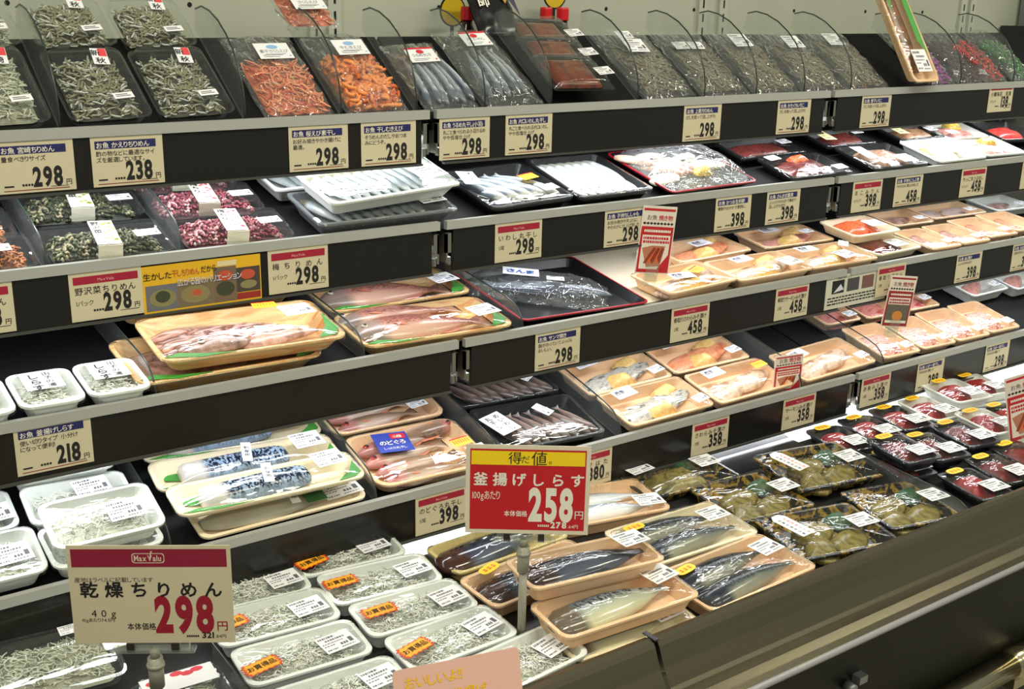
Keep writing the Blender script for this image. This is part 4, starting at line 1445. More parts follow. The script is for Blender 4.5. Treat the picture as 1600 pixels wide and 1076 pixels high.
ARC = [(0.168, 0.122), (0.004, 0.008), (0.003, 0.03), (0.008, 0.055), (0.018, 0.078), (0.034, 0.1), (0.056, 0.12), (0.082, 0.137), (0.112, 0.149), (0.14, 0.154), (0.162, 0.15)]
for x, lb in ((-0.531, 'curved clear divider left of the front pair of dark sardine boxes'), (-0.290, 'curved clear divider between the dark sardine boxes and the shrimp bags'), (-0.146, 'curved clear divider between the two shrimp bags'),
              (-0.022, 'curved clear divider right of the peeled shrimp bag'), (0.100, 'curved clear divider between the two silver dried fish bags'), (0.228, 'curved clear divider left of the eel packs'), (0.412, 'curved clear divider right of the eel packs'),
              (0.568, 'curved clear divider after the first dried anchovy bag'), (0.699, 'curved clear divider after the second dried anchovy bag'), (0.829, 'curved clear divider after the third dried anchovy bag'),
              (0.965, 'curved clear divider after the fourth dried anchovy bag'), (1.222, 'curved clear divider right of the tall slanting tray'), (1.324, 'curved clear divider between the purple and dark bags'), (1.522, 'curved clear divider left of the green bag')):
    divider(Matrix.Translation((x, 0, 0)), ARC, lb)
LOW = [(0.26, 0.002), (0.006, 0.002), (0.006, 0.012), (0.012, 0.024), (0.022, 0.033), (0.036, 0.04), (0.06, 0.043), (0.26, 0.043)]
for k, x, lb in ((2, -0.5715, 'low clear divider left of the greens boxes'), (2, -0.399, 'low clear divider between greens boxes and pink plum boxes'), (3, -0.464, 'low clear divider right of the three small white packs'),
                 (3, -0.160, 'low clear divider between the two pairs of bream trays'), (3, 0.122, 'low clear divider at the left of the red-rimmed black tray'),
                 (4, -0.474, 'low clear divider between white packs and blue mackerel trays'), (4, -0.170, 'low clear divider left of the rosy fish trays'), (4, 0.050, 'low clear divider right of the rosy fish trays'),
                 (4, 0.297, 'low clear divider left of the four peach miso trays'), (4, 0.748, 'low clear divider right of the four peach miso trays'), (4, 0.995, 'low clear divider left of the pink fillet trays')):
    divider(frame(k) @ Matrix.Translation((x, 0.0, 0)), LOW, lb)
DK = [(0.36, 0.002), (0.02, 0.002), (0.02, 0.04), (0.04, 0.075), (0.07, 0.088), (0.36, 0.088)]
divider(frame(5) @ Matrix.Translation((-0.478, 0.02, 0)), LOW, 'low clear divider between dried fish boxes and whitebait trays on the deck')
divider(frame(5) @ Matrix.Translation((0.708, 0.005, 0)), LOW, 'low clear divider between gold trays and red fish packs on the deck')

# ---- second shelf
G4 = 'banded boxes of seasoned small fish'
place(k_box(C_BRN, 'brown', 0.15, 0.082, 0.026, n=420, L=0.008, r=0.0016, pst=(0.03, -0.01)), 2, -0.650, 0.020, 'box of orange-brown seasoned fish at far left front of the second shelf', 'food box', G4, 0, -3)
place(k_box(C_BRN, 'brown', 0.15, 0.082, 0.026, n=420, L=0.008, r=0.0016, pst=(0.03, -0.01)), 2, -0.655, 0.126, 'box of orange-brown seasoned fish at far left rear of the second shelf', 'food box', G4, 0, -3)
place(k_box(C_NOZ, 'noz', 0.162, 0.084, 0.026, n=420, L=0.008, r=0.0021, band='野沢菜', pst=(0.052, -0.008)), 2, -0.487, 0.022, 'green leafy fish box with paper band, front one', 'food box', G4, 0, -2)
place(k_box(C_NOZ, 'noz', 0.162, 0.084, 0.026, n=420, L=0.008, r=0.0021, band='野沢菜', pst=(0.052, -0.008)), 2, -0.486, 0.160, 'green leafy fish box with paper band, rear one', 'food box', G4, 0, -3)
for d, h, lb in ((0.022, 0.0, 'pink plum fish box with paper band, front one'), (0.132, 0.004, 'pink plum fish box with paper band, middle one'), (0.220, 0.004, 'pink plum fish box mostly hidden at the rear')):
    place(k_box(C_UME, 'ume', 0.16, 0.084, 0.026, n=420, L=0.007, r=0.002, band='梅ちり', pst=(0.052, -0.008)), 2, -0.315 - 0.06 * (d - .02), d, lb, 'food box', G4, h, -3)

# sardine trays: white foam one lying on a dark one, another behind
M_SAR = fish_mesh('sardine', 0.10, 0.022, 0.017, 'slim', F_SARD, 0.05)


def sard(root):
    pass


def k_sard(tm):
    fs = [(M_SAR, -0.082 + i * 0.0178, 0.002, -72 - (i % 3) * 2, 'sardine', 0.008) for i in range(9)]
    return k_fishtray('sardine_tray', 0.235, 0.112, 0.026, tm, fs, (('p', 0.088, -0.012, 6),), 0.003, 0.01, fl=0.012)


place(k_sard(WHITE), 2, -0.076, 0.055, 'white foam tray of silver sardines lying on top at the front', 'fish tray', 'trays of sardines', 0.034, 7, 3)
place(k_sard(mat('grey_clear_tray', (120, 124, 128), .25)), 2, -0.086, 0.056, 'dark sardine tray underneath the white sardine tray', 'fish tray', 'trays of sardines', 0.001, 1)
place(k_sard(WHITE), 2, -0.098, 0.185, 'white sardine tray half hidden under the top shelf behind the front tray', 'fish tray', 'trays of sardines', 0.001, 2)

M_IWA = fish_mesh('iwashi', 0.125, 0.027, 0.02, 'slim', F_IWA)
M_IWA2 = fish_mesh('iwashi2', 0.112, 0.021, 0.016, 'slim', F_IWA, 0.04)
M_IWA3 = fish_mesh('iwashi3', 0.09, 0.020, 0.015, 'slim', F_IWA, 0.04)


def iwa_extra(root):
    small_label(root, 0.03, 0.05, 'まいわし', None, T(-0.066, 0.02, 0.031, -16))


place(k_fishtray('sardine_tray', 0.172, 0.15, 0.022, BLACK, [(M_IWA, -0.055 + i * 0.025, 0.004, 112 + i * 2, 'sardine', 0.006) for i in range(5)],
                 (('y', 0.042, 0.0, 8), ('s', 0.05, -0.045, 6)), 0.007, 0.012, extra=iwa_extra), 2, 0.176, 0.085, 'black tray of silvery pilchards with a brush-lettered label', 'fish tray', 'black trays of pilchards', 0.001, 4)
place(k_fishtray('sardine_tray', 0.165, 0.165, 0.022, BLACK, [(M_IWA2, -0.06 + i * 0.0195, 0.018, -76, 'sardine', 0.006) for i in range(7)] + [(M_IWA3, -0.056 + i * 0.0195, -0.028, -72, 'sardine', 0.003) for i in range(7)], (), 0.005, 0.012),
      2, 0.353, 0.092, 'black tray of gleaming pilchards just left of the bag of brown fillets', 'fish tray', 'black trays of pilchards', 0.001, 1)

# dried squid and fillets in a puffed clear bag on a black tray with a red edge
BLKRED = mat('red_tray_edge', (170, 30, 44), 0.35)


def red_edge(root, w, l, h, r=0.012):
    b = MB()
    b.loft([rrect(w + 0.001, l + 0.001, r, h - 0.001), rrect(w + 0.001, l + 0.001, r, h + 0.0012), rrect(w - 0.005, l - 0.005, r, h + 0.0012)], 0, False)
    b.build('red_rim', BLKRED, root)


root = p_tray('dried_fish_bag_tray', 0.222, 0.18, 0.012, BLACK, film=False)
red_edge(root, 0.222, 0.18, 0.012)
for i, (x, y, a) in enumerate(((-0.07, 0.02, -50), (-0.045, 0.0, -55), (-0.022, 0.0, -60), (0.0, 0.004, -62), (-0.09, 0.035, -40))):
    inst(lens_mesh('hokke', 0.075, 0.026, 0.02, M_HOKKE if i % 2 else M_WHITEF, 'fillet', i, 0.3), 'fillet', root, T(x, y, 0.006 + 0.002 * i, a))
for x, y, a in ((0.04, 0.035, 20), (0.07, 0.0, -10), (-0.03, 0.055, 0), (-0.075, -0.035, 10)):
    inst(lens_mesh('squid', 0.075, 0.042, 0.022, M_SQUID, 'squid_piece', 4, 0.4), 'squid_piece', root, T(x, y, 0.006, a))
inst(heap_mesh('garn', 0.04, 0.022, 0.014, M_GARN, 'garnish'), 'garnish', root, T(0.022, -0.03, 0.01, -10))
pillow(0.205, 0.165, 0.036, 0.006, 3, 0.008, 3).build('bag_film', mat_film('loose_bag_film', milk=0.10, wrinkle=1.0, scale=30, stretch=(1, 1, 1), base=0.05), root)
place(root, 2, 0.578, 0.09, 'puffed clear bag of dried squid and brown fillets on a black tray', 'fish tray', None, 0.005, 2)

place(k_fishtray('seasoned_fish_tray', 0.19, 0.085, 0.018, BLACK, [(heap_mesh('mar', 0.165, 0.062, 0.016, M_MAROON, 'seasoned_fish', 1), 0, 0, 0, 'seasoned_fish')], (('s', 0.07, 0.004, 4),), 0.004, 0.008), 2, 0.842, 0.150,
      'black tray of maroon seasoned fish, rear of the pair', 'fish tray', 'trays of maroon seasoned fish', 0.001, 2)
place(k_fishtray('seasoned_fish_tray', 0.175, 0.1, 0.018, BLACK, [(heap_mesh('mar2', 0.15, 0.075, 0.017, M_MAROON, 'seasoned_fish', 2), 0, 0, 0, 'seasoned_fish'),
                                                                (heap_mesh('mar3', 0.05, 0.03, 0.012, M_ROE, 'red_topping', 2), 0.0, 0.02, 0, 'red_topping', 0.016)], (('s', -0.066, 0.03, 8), ('s', 0.06, -0.034, 4)), 0.006, 0.008),
      2, 0.868, 0.045, 'black tray of maroon seasoned fish with a red topping, front of the pair', 'fish tray', 'trays of maroon seasoned fish', 0.001, 0)
LABY = mat('pale_yellow_label', (238, 230, 170), .5)


def yl_extra(m):
    def f(root):
        b = MB()
        b.box((0, 0, 0), (0.032, 0.06, 0.0005), 0)
        for i in range(5):
            b.quad(-0.010, 0.022 - i * 0.011, 0.006 - (i % 2) * 0.006, 0.0245 - i * 0.011, 0.0004, 1)
        b.build('name_label', [m, INK], root, T(-0.055, 0.004, 0.0262, -6))
    return f


place(k_fishtray('mixed_fish_tray', 0.165, 0.085, 0.018, BLACK, [(heap_mesh('mix1', 0.12, 0.06, 0.016, M_MAROON, 'cooked_fish', 5), 0.01, 0, 0, 'cooked_fish')], (('s', 0.058, 0.005, 3),), 0.006, 0.01, extra=yl_extra(LABY)), 2, 1.098, 0.165,
      'black tray of red-brown fish with pale yellow label, rear, right of the joint', 'fish tray', 'small trays at the right of the second shelf', 0.001, 1)
place(k_fishtray('mixed_fish_tray', 0.175, 0.118, 0.018, BLACK, [(heap_mesh('mix2', 0.12, 0.08, 0.016, M_MIX, 'spiced_fish', 6), 0.012, 0.006, 0, 'spiced_fish')], (('p', 0.03, -0.035, 0), ('s', -0.04, -0.04, 0)), 0.006, 0.012,
                 extra=yl_extra(mat('white_green_label', (232, 236, 214), .5))), 2, 1.114, 0.048,
      'black tray of spiced fish under a large white label, front, right of the joint', 'fish tray', 'small trays at the right of the second shelf', 0.001, 0)
place(k_fishtray('mixed_fish_tray', 0.165, 0.085, 0.018, BLACK, [(heap_mesh('mix3', 0.12, 0.06, 0.016, M_HOKKE, 'cooked_fish', 7), 0.01, 0, 0, 'cooked_fish')], (('s', 0.056, -0.012, 3),), 0.006, 0.012, extra=yl_extra(LABY)), 2, 1.343, 0.165,
      'black tray of light brown fish with long pale label at the rear', 'fish tray', 'small trays at the right of the second shelf', 0.001, 1)
place(k_fishtray('mixed_fish_tray', 0.17, 0.118, 0.018, WHITE, [(heap_mesh('mix4', 0.13, 0.085, 0.014, M_SQUID, 'pale_fish', 8), 0.0, 0.0, 0, 'pale_fish')], (('p', 0.02, -0.03, 0),), 0.006, 0.012,
                 extra=yl_extra(mat('yellow_green_label', (226, 218, 130), .5))), 2, 1.325, 0.050,
      'tray of pale fish with yellow-green label, front, left of the pink trays', 'fish tray', 'small trays at the right of the second shelf', 0.001, 0)
for x, d, a, lb in ((1.490, 0.154, -3, 'white tray of pink slices with yellow garnish, rear one'), (1.492, 0.035, -2, 'white tray of pink slices with yellow garnish, front one')):
    place(k_fishtray('sliced_fish_tray', 0.148, 0.105, 0.018, WHITE, [(heap_mesh('pk', 0.115, 0.07, 0.014, M_PINK, 'pink_slices', 3), 0, -0.006, 0, 'pink_slices'), (heap_mesh('pkg', 0.05, 0.03, 0.012, M_GARN, 'garnish', 3), 0.012, 0.016, 0, 'garnish', 0.016)],
                     (('s', -0.045, -0.03, 0),), 0.007, 0.012), 2, x, d, lb, 'fish tray', 'pink slice trays', 0.001, a)
place(k_fishtray('roe_tray', 0.15, 0.115, 0.018, BLACK, [(heap_mesh('rd', 0.1, 0.06, 0.016, mat_noise('red_roe', [(196, 40, 40), (230, 84, 74)], 60, .25, .4), 'red_roe', 3), 0, 0, 0, 'red_roe')], (), 0.006, 0.012), 2, 1.658, 0.125,
      'black tray of bright red roe at the right edge of the second shelf', 'fish tray', None, 0.001, -4)

# ---- third shelf
def k_shira():
    root = p_tray('whitebait_pack', 0.078, 0.098, 0.026, WHITE, 0.002, 0.016)
    o = inst(strands_mesh(('wb', 's'), 240, 0.056, 0.074, 0.02, 0.015, 0.0009, 9, 'whitebait', C_WB), 'whitebait', root, T(0, 0, 0.004))
    o['kind'] = 'stuff'
    b = MB()
    b.box((0, 0, 0), (0.046, 0.05, 0.0005), 0)
    text(b, '田子の浦', 0.008, 0.012, 0.0108, 0.0006, 1, 0.01, vert=True)
    text(b, 'しらす', -0.008, 0.006, 0.0155, 0.0006, 1, 0.03, vert=True)
    b.build('name_label', [PAPER, INK], root, T(0.0, 0.014, 0.0296))
    return root


for x, d, lb in ((-0.672, 0.032, 'small white whitebait pack cut by the left edge'), (-0.590, 0.034, 'small white whitebait pack in the middle of three'), (-0.508, 0.034, 'small white whitebait pack nearest the bream trays')):
    place(k_shira(), 3, x, d, lb, 'food pack', 'small white whitebait packs', 0.0005, -1)

M_TAI = fish_mesh('tai', 0.235, 0.082, 0.036, 'round', F_TAI, 0.03)
M_TAI2 = fish_mesh('tai2', 0.225, 0.052, 0.03, 'round', F_TAI, 0.05)
M_TAID = lens_mesh('taihead', 0.19, 0.1, 0.03, mat_noise('split_bream_flesh2', [(136, 88, 74), (210, 176, 170), (112, 70, 54), (190, 140, 128), (228, 210, 208)], 24, 0.2, 0.5, (1, 2, 1), distort=0.9), 'split_bream', 2, 0.45, 0.22)


M_TAIL = lens_mesh('taiflat', 0.2, 0.11, 0.016, mat_noise('bream_brown_flesh', [(120, 84, 70), (186, 140, 128), (96, 62, 50)], 40, .25, .4), 'split_bream', 4, 0.3, 0.2)


def leaf_print(root, w, l, h):
    for pts in ([(-w * .48, -l * .42), (-w * .3, -l * .5), (-w * .12, -l * .485), (-w * .28, -l * .44), (-w * .4, -l * .36)],
                [(w * .48, l * .1), (w * .485, -l * .3), (w * .44, -l * .42), (w * .34, -l * .46), (w * .43, -l * .2)]):
        b = MB()
        b.poly(pts, h + 0.0012, 0, 0.0006)
        b.build('leaf_print', GREEN, root)


def k_tai_split(low=False):
    w, l, h = 0.262, 0.145, 0.024
    def ex(root):
        leaf_print(root, w, l, h)
        if low:
            return
        o = inst(lens_mesh('gillflap', 0.09, 0.05, 0.016, mat_noise('bream_brown', [(120, 88, 72), (176, 136, 120), (92, 66, 54)], 60, .3, .5), 'bream_head', 5, 0.2, 0.3), 'bream_head', root, T(-0.046, -0.036, 0.019, 6))
        inst(eye_mesh('tai', 0.0052, EYE_W), 'eye', o, T(-0.022, 0.004, 0.0095))
        inst(lens_mesh('tailflap', 0.12, 0.05, 0.016, mat_noise('bream_tail', [(190, 134, 110), (216, 174, 160), (150, 100, 84)], 50, .3, .4), 'bream_tail', 6, 0.6, 0.2), 'bream_tail', root, T(0.045, -0.030, 0.014, 10))
    return k_fishtray('bream_tray', w, l, h, WOOD, [(M_TAIL if low else M_TAID, -0.026, 0.008 if low else 0.012, 0, 'split_bream')], () if low else (('y', 0.048, 0.04, -4), ('p', 0.086, 0.012, 4)), 0.0005 if low else 0.012, 0.02, extra=ex, fl=0.014)


place(k_tai_split(), 3, -0.318, 0.062, 'open split bream tray on top at the front, wood-print rim with green leaves', 'fish tray', 'split bream trays', 0.027, -3, 0)
place(k_tai_split(True), 3, -0.352, 0.080, 'split bream tray underneath the front split bream tray', 'fish tray', 'split bream trays', 0.0005, -1)
place(k_tai_split(), 3, -0.322, 0.232, 'split bream tray seen edge-on behind the front split bream tray', 'fish tray', 'split bream trays', 0.024, -3, -7)


def k_tai(n):
    w, l, h = 0.258, 0.125, 0.022
    def ex(root):
        leaf_print(root, w, l, h)
    fs = [(M_TAI, -0.012, -0.018, -3, 'sea_bream', 0.004)] + ([(M_TAI2, -0.026, 0.036, 2, 'sea_bream', 0.004)] if n == 2 else [])
    root = k_fishtray('bream_tray', w, l, h, WOOD, fs, (('p', 0.086, -0.03, 8),), 0.017, 0.02, extra=ex, fl=0.012)
    for o in root.children:
        if o.name.startswith('sea_bream'):
            inst(eye_mesh('tai', 0.0052, EYE_W), 'eye', o, T(-0.094, 0.006, 0.0265) if o.data == M_TAI else T(-0.089, 0.014, 0.0222))
    return root


place(k_tai(1), 3, -0.014, 0.200, 'single pink bream in a wood-print tray under the second shelf', 'fish tray', 'whole bream trays', 0.001, 0)
place(k_tai(2), 3, -0.026, 0.048, 'two pink bream in a wood-print tray at the shelf front', 'fish tray', 'whole bream trays', 0.001, -2)

# black tray with a red rim holding a bag of saury
root = p_tray('saury_tray', 0.258, 0.235, 0.016, BLACK, film=False)
red_edge(root, 0.258, 0.235, 0.016)
M_SAN = fish_mesh('sanma', 0.20, 0.030, 0.02, 'slim', F_SANMA)
for i, (x, y) in enumerate(((-0.045, 0.012), (-0.022, 0.0), (0.002, -0.012))):
    inst(M_SAN, 'saury', root, T(x, y, 0.004 + 0.003 * i, 146 - i * 2))
b = pillow(0.235, 0.11, 0.026, 0.005, 6, 0.006, 3)
b.build('bag_film', BAG, root, T(-0.02, 0.0, 0, -36))
b = MB()
b.box((0, 0, 0), (0.062, 0.034, 0.0005), 0)
text(b, 'さんま', 0.0, -0.008, 0.019, 0.0006, 1, 0.05, align='c')
b.build('name_label', [PAPER, mat('brush_blue', (50, 84, 160), .5)], root, T(-0.042, 0.028, 0.037, -32))
inst(sticker_mesh(0.03, 0.018), 'price_sticker', root, T(0.0, -0.016, 0.0365, -30))
place(root, 3, 0.262, 0.125, 'red-rimmed black tray with a clear bag of shiny saury', 'fish tray', None, 0.0005, -3)

# bare cream paper lining on the shelf
b = MB()
b.box((0, 0, 0), (0.345, 0.3, 0.002), 0)
b.box((-0.172, 0, 0.003), (0.002, 0.3, 0.006), 0)
o = b.build('shelf_liner', mat('cream_liner', (226, 214, 188), .5))
o.matrix_basis = frame(3) @ Matrix.Translation((0.572, 0.178, 0.0005))
tag(o, 'bare cream liner sheet behind the slanting grilled-fish sign', 'liner')

M_FIL_W = lens_mesh('filw', 0.118, 0.056, 0.024, M_WHITEF, 'fillet', 1)
M_FIL_S = lens_mesh('fils', 0.118, 0.056, 0.024, M_SALM, 'fillet', 2)
M_FIL_P = lens_mesh('filp', 0.11, 0.05, 0.018, M_PINK, 'fillet', 3)
M_FIL_G = lens_mesh('filg', 0.118, 0.054, 0.022, M_GREYF, 'fillet', 4)
M_FIL_M = heap_mesh('misoh', 0.062, 0.036, 0.014, M_MISO, 'miso', 2)


def wrap_label(x, y, a, s='西京', z=0.034, hh=0.026):
    def f(root):
        b = MB()
        b.box((0, 0, 0), (0.05, hh, 0.0005), 0)
        text(b, s, -0.008, -0.002, 0.012, 0.0006, 1, 0.02, align='c')
        for i in range(3):
            b.quad(-0.02, -0.005 - i * 0.0022, 0.012 - i * 0.006, -0.0042 - i * 0.0022, 0.0005, 2)
        b.build('name_label', [mat('pale_lilac_label', (222, 222, 232), .45), INK, GREY], root, T(x, y, z, a))
    return f


def k_miso(fil, stick=(), lab=(-0.045, 0.03, 6), tm=PEACH, w=0.2, l=0.104, dome=0.008, miso=True, sees='西京'):
    fs = [(fil, -0.034, -0.010, 18, 'fillet', 0.006), (fil, 0.034, 0.0, 14, 'fillet', 0.009)]
    if miso:
        fs += [(M_FIL_M, -0.005, -0.022, 0, 'miso', 0.014), (M_FIL_M, 0.046, 0.022, 20, 'miso', 0.012)]
    return k_fishtray('miso_fish_tray', w, l, 0.022, tm, fs, stick, dome, 0.012, extra=wrap_label(lab[0], lab[1], lab[2], sees, 0.022 + dome + 0.0012) if lab else None)


G5 = 'wrapped miso fish packs on the third shelf'
place(k_miso(M_FIL_W, (('y', 0.03, 0.0, 20),), (-0.02, -0.01, -10), w=0.18), 3, 0.512, 0.050, 'crumpled miso fish pack in front of the slanting grilled-fish sign', 'fish tray', G5, 0.005, 4)
place(k_miso(M_FIL_S, (), (0.0, 0.0, 4)), 3, 0.660, 0.170, 'peach-wrapped miso fish pack behind, resting on the cream liner', 'fish tray', G5, 0.004, 3)
place(k_miso(M_FIL_W, (('p', 0.06, -0.02, 6),), (-0.03, 0.02, 6)), 3, 0.702, 0.052, 'peach-wrapped miso fish pack at the shelf front below the liner', 'fish tray', G5, 0.004, 0)
place(k_miso(M_FIL_P, (('s', 0.05, -0.01, 6),), (-0.03, 0.02, 4)), 3, 0.905, 0.172, 'miso fish pack with pink fillet at the rear, left of the red roe pack', 'fish tray', G5, 0.001, -2)
place(k_miso(M_FIL_W, (('p', 0.02, -0.028, 6), ('s', 0.07, 0.02, 40)), (-0.04, 0.02, 0)), 3, 0.900, 0.055, 'miso fish pack at the front above the three-picture notice', 'fish tray', G5, 0.001, -1)
place(k_fishtray('roe_tray', 0.15, 0.105, 0.02, CREAM, [(heap_mesh('roe', 0.12, 0.075, 0.02, M_ROE, 'orange_roe', 2), -0.004, 0.006, 0, 'orange_roe')], (('p', 0.028, -0.012, -4),), 0.006, 0.014), 3, 1.076, 0.120,
      'tray of orange-red roe with a white sticker, lying on top', 'fish tray', None, 0.024, 0)
place(k_fishtray('roe_tray', 0.155, 0.1, 0.02, CREAM, [(heap_mesh('roe2', 0.12, 0.07, 0.018, M_DTUNA, 'dark_roe', 3), -0.004, 0.006, 0, 'dark_roe')], (('p', 0.02, -0.02, 0),), 0.005, 0.014), 3, 1.090, 0.068,
      'tray of dark red roe underneath the orange-red roe tray', 'fish tray', None, 0.0005, 2)
M_OV = lens_mesh('ovf', 0.1, 0.056, 0.014, mat_noise('opened_fish', [(206, 174, 164), (224, 204, 206), (176, 124, 106)], 40, .3, .3), 'opened_fish', 2, 0.25)
M_OV2 = lens_mesh('ovf2', 0.11, 0.046, 0.014, mat_noise('opened_orange_fish', [(220, 134, 100), (236, 168, 140), (186, 104, 80)], 40, .3, .3), 'opened_fish', 3, 0.25)
M_OV3 = lens_mesh('ovf3', 0.11, 0.046, 0.014, mat_noise('opened_maroon_fish', [(150, 84, 78), (206, 170, 160), (120, 60, 56)], 40, .3, .3), 'opened_fish', 4, 0.3)
G6 = 'opened fish trays at the right of the third shelf'
for x, d, w, l, me, tm, xs, lb in (
        (1.300, 0.190, 0.135, 0.11, M_OV3, PEACH, (0,), 'opened fish tray at the rear just right of the orange roe tray'),
        (1.478, 0.196, 0.2, 0.11, M_OV, PEACH, (-.05, .05), 'wide tray with two opened oval fish at the rear of the third shelf'),
        (1.690, 0.185, 0.15, 0.11, M_OV3, WHITE, (0,), 'greyish fish tray at the right edge of the third shelf'),
        (1.226, 0.052, 0.1, 0.118, M_OV3, PEACH, (0,), 'opened fish tray, first of four along the right front of the third shelf'),
        (1.331, 0.054, 0.1, 0.118, M_OV3, PEACH, (0,), 'opened fish tray, second of four along the right front of the third shelf'),
        (1.444, 0.066, 0.112, 0.12, M_OV2, PEACH, (0,), 'orange opened fish tray, third of four along the right front of the third shelf'),
        (1.566, 0.072, 0.12, 0.12, M_OV2, PEACH, (0,), 'orange opened fish tray, fourth of four along the right front of the third shelf')):
    an = 68 if w < 0.125 else 10
    place(k_fishtray('opened_fish_tray', w, l, 0.02, tm, [(me, q, 0, an, 'opened_fish') for q in xs], (('s', w * 0.28, -l * 0.3, 4),), 0.004, 0.012), 3, x, d, lb, 'fish tray', G6, 0.001, -2)

# ---- fourth shelf
G7 = 'white whitebait trays at the left of the fourth shelf'
for w, l, x, d, h, a, t_, st, lb in (
        (0.135, 0.085, -0.560, 0.205, 0.024, -4, 0, (('p', 0.03, 0.0, 4),), 'white whitebait tray highest up, tucked under the third shelf'),
        (0.135, 0.085, -0.556, 0.128, 0.010, -2, 0, (('p', 0.02, 0.012, 4),), 'white whitebait tray second from the front, partly covered'),
        (0.140, 0.090, -0.550, 0.050, 0.036, 0, 4, (('p', 0.028, -0.004, 2),), 'white whitebait tray on top at the front beside the mackerel trays'),
        (0.140, 0.086, -0.552, 0.034, 0.004, 1, 0, (('p', 0.03, -0.004, 2),), 'white whitebait tray lowest, under the front top tray'),
        (0.135, 0.085, -0.700, 0.150, 0.0005, -1, 0, (('p', 0.04, -0.01, 4),), 'white whitebait tray at the left edge, rear one'),
        (0.135, 0.094, -0.692, 0.055, 0.004, -1, 0, (('p', 0.032, -0.006, 4),), 'white whitebait tray at the left edge, front one')):
    place(k_whitebait(w, l, 0.028, st, 2, 330), 4, x, d, lb, 'whitebait tray', G7, h, a, t_)

M_SABA = fish_mesh('saba', 0.16, 0.046, 0.032, 'log', F_SABAB)
SABT = mat('paper_tag', (232, 234, 236), .5)


def k_saba(full=True):
    w, l, h = 0.272, 0.072, 0.02
    def ex(root):
        b = MB()
        b.box((0, 0, 0), (0.014, 0.046, 0.0004), 0)
        text(b, '刺身用', 0.0, 0.006, 0.0085, 0.0006, 1, 0.0, vert=True)
        b.build('paper_tag', [SABT, INK], root, T(-0.002, 0.0, h + 0.0164, -14))
        leaf_print(root, w, l, h)
        b = MB()
        b.poly([(-w * .46, l * .1), (-w * .4, l * .42), (-w * .22, l * .4), (-w * .3, -l * .05)], 0.006, 0)
        b.build('leaf_sheet', GREEN, root)
    return k_fishtray('mackerel_tray', w, l, h, CREAM, [(M_SABA, -0.018, 0.0, 3, 'marbled_mackerel', 0.004)], (('p', 0.092, 0.006, 4),), 0.0145, 0.016, extra=ex, fl=0.014)


G8 = 'trays of blue marbled mackerel'
place(k_saba(), 4, -0.318, 0.128, 'cream tray of blue marbled mackerel, upper one', 'fish tray', G8, 0.014, -4)
place(k_saba(), 4, -0.306, 0.216, 'cream tray of blue marbled mackerel mostly hidden under the third shelf', 'fish tray', G8, 0.001, -4)
place(k_saba(), 4, -0.322, 0.048, 'cream tray of blue marbled mackerel, lower one resting on a grey pack', 'fish tray', G8, 0.032, -2, -2)
root = p_tray('wrapped_fillet_pack', 0.25, 0.075, 0.012, CREAM, 0.003, 0.014, film=False)
inst(lens_mesh('roll', 0.17, 0.05, 0.024, mat_noise('grey_green_fillet', [(172, 170, 150), (192, 190, 172)], 16, .3, .1), 'fillet', 3, 0.1, 0.04), 'fillet', root, T(-0.03, -0.006, 0.006))
b = MB()
b.box((0, 0, 0), (0.03, 0.056, 0.0006), 0)
b.build('green_band', mat('dark_green_band', (54, 106, 60), .5), root, T(0.046, -0.004, 0.0245))
b = MB()
b.box((0, 0, 0), (0.013, 0.045, 0.0004), 0)
text(b, '刺身用', 0.0, 0.006, 0.0085, 0.0006, 1, 0.0, vert=True)
b.build('paper_tag', [SABT, INK], root, T(0.014, -0.01, 0.0305, -4))
inst(sticker_mesh(0.06, 0.036), 'price_sticker', root, T(0.092, -0.01, 0.0175, 4))
place(root, 4, -0.305, 0.048, 'grey-green wrapped fillet pack underneath the lower marbled mackerel tray', 'fish tray', None, 0.0005, 0)

M_NODO = fish_mesh('nodo', 0.15, 0.036, 0.024, 'round', F_NODO)
EYR = (eye_mesh('nodo', 0.0056, EYE_R), -0.058, 0.003, 0.0172)


def nodo_label(root):
    b = MB()
    b.box((0, 0, 0), (0.056, 0.05, 0.0005), 0)
    text(b, 'のどぐろ', 0.0, -0.006, 0.0125, 0.0006, 1, 0.02, fit=0.05, align='c')
    text(b, 'しっとり丸干し', 0.0, -0.018, 0.0065, 0.0006, 1, 0.0, fit=0.046, align='c')
    b.quad(0.0, 0.008, 0.024, 0.021, 0.0005, 2)
    text(b, '山陰', 0.012, 0.0105, 0.008, 0.0008, 1, 0.01, align='c')
    b.build('name_label', [BLUE, WINK, RED], root, T(-0.034, 0.02, 0.032, -8))


G9 = 'peach trays of rosy whole fish'
place(k_fishtray('rosy_fish_tray', 0.198, 0.135, 0.022, PEACH,
                 [(M_NODO, 0.028, 0.05, 188, 'rosy_fish'), (M_NODO, -0.012, 0.036, 4, 'rosy_fish'), (M_NODO, -0.014, 0.008, 6, 'rosy_fish'), (M_NODO, -0.008, -0.02, 4, 'rosy_fish'), (M_NODO, -0.004, -0.046, 4, 'rosy_fish')],
                 (('y', 0.07, -0.012, 6), ('s', 0.084, -0.036, 6)), 0.008, 0.024, extra=nodo_label, eye=EYR), 4, -0.062, 0.074, 'peach tray of rosy fish with a blue name label, front one', 'fish tray', G9, 0.001, -2)
place(k_fishtray('rosy_fish_tray', 0.2, 0.11, 0.022, PEACH, [(M_NODO, 0.02, 0.032, 184, 'rosy_fish'), (M_NODO, -0.016, 0.004, 4, 'rosy_fish'), (M_NODO, -0.012, -0.026, 6, 'rosy_fish')], (('s', 0.058, -0.024, 8),), 0.008, 0.02, eye=EYR),
      4, -0.060, 0.206, 'peach tray of rosy fish without a blue label, rear one', 'fish tray', G9, 0.001, -1)

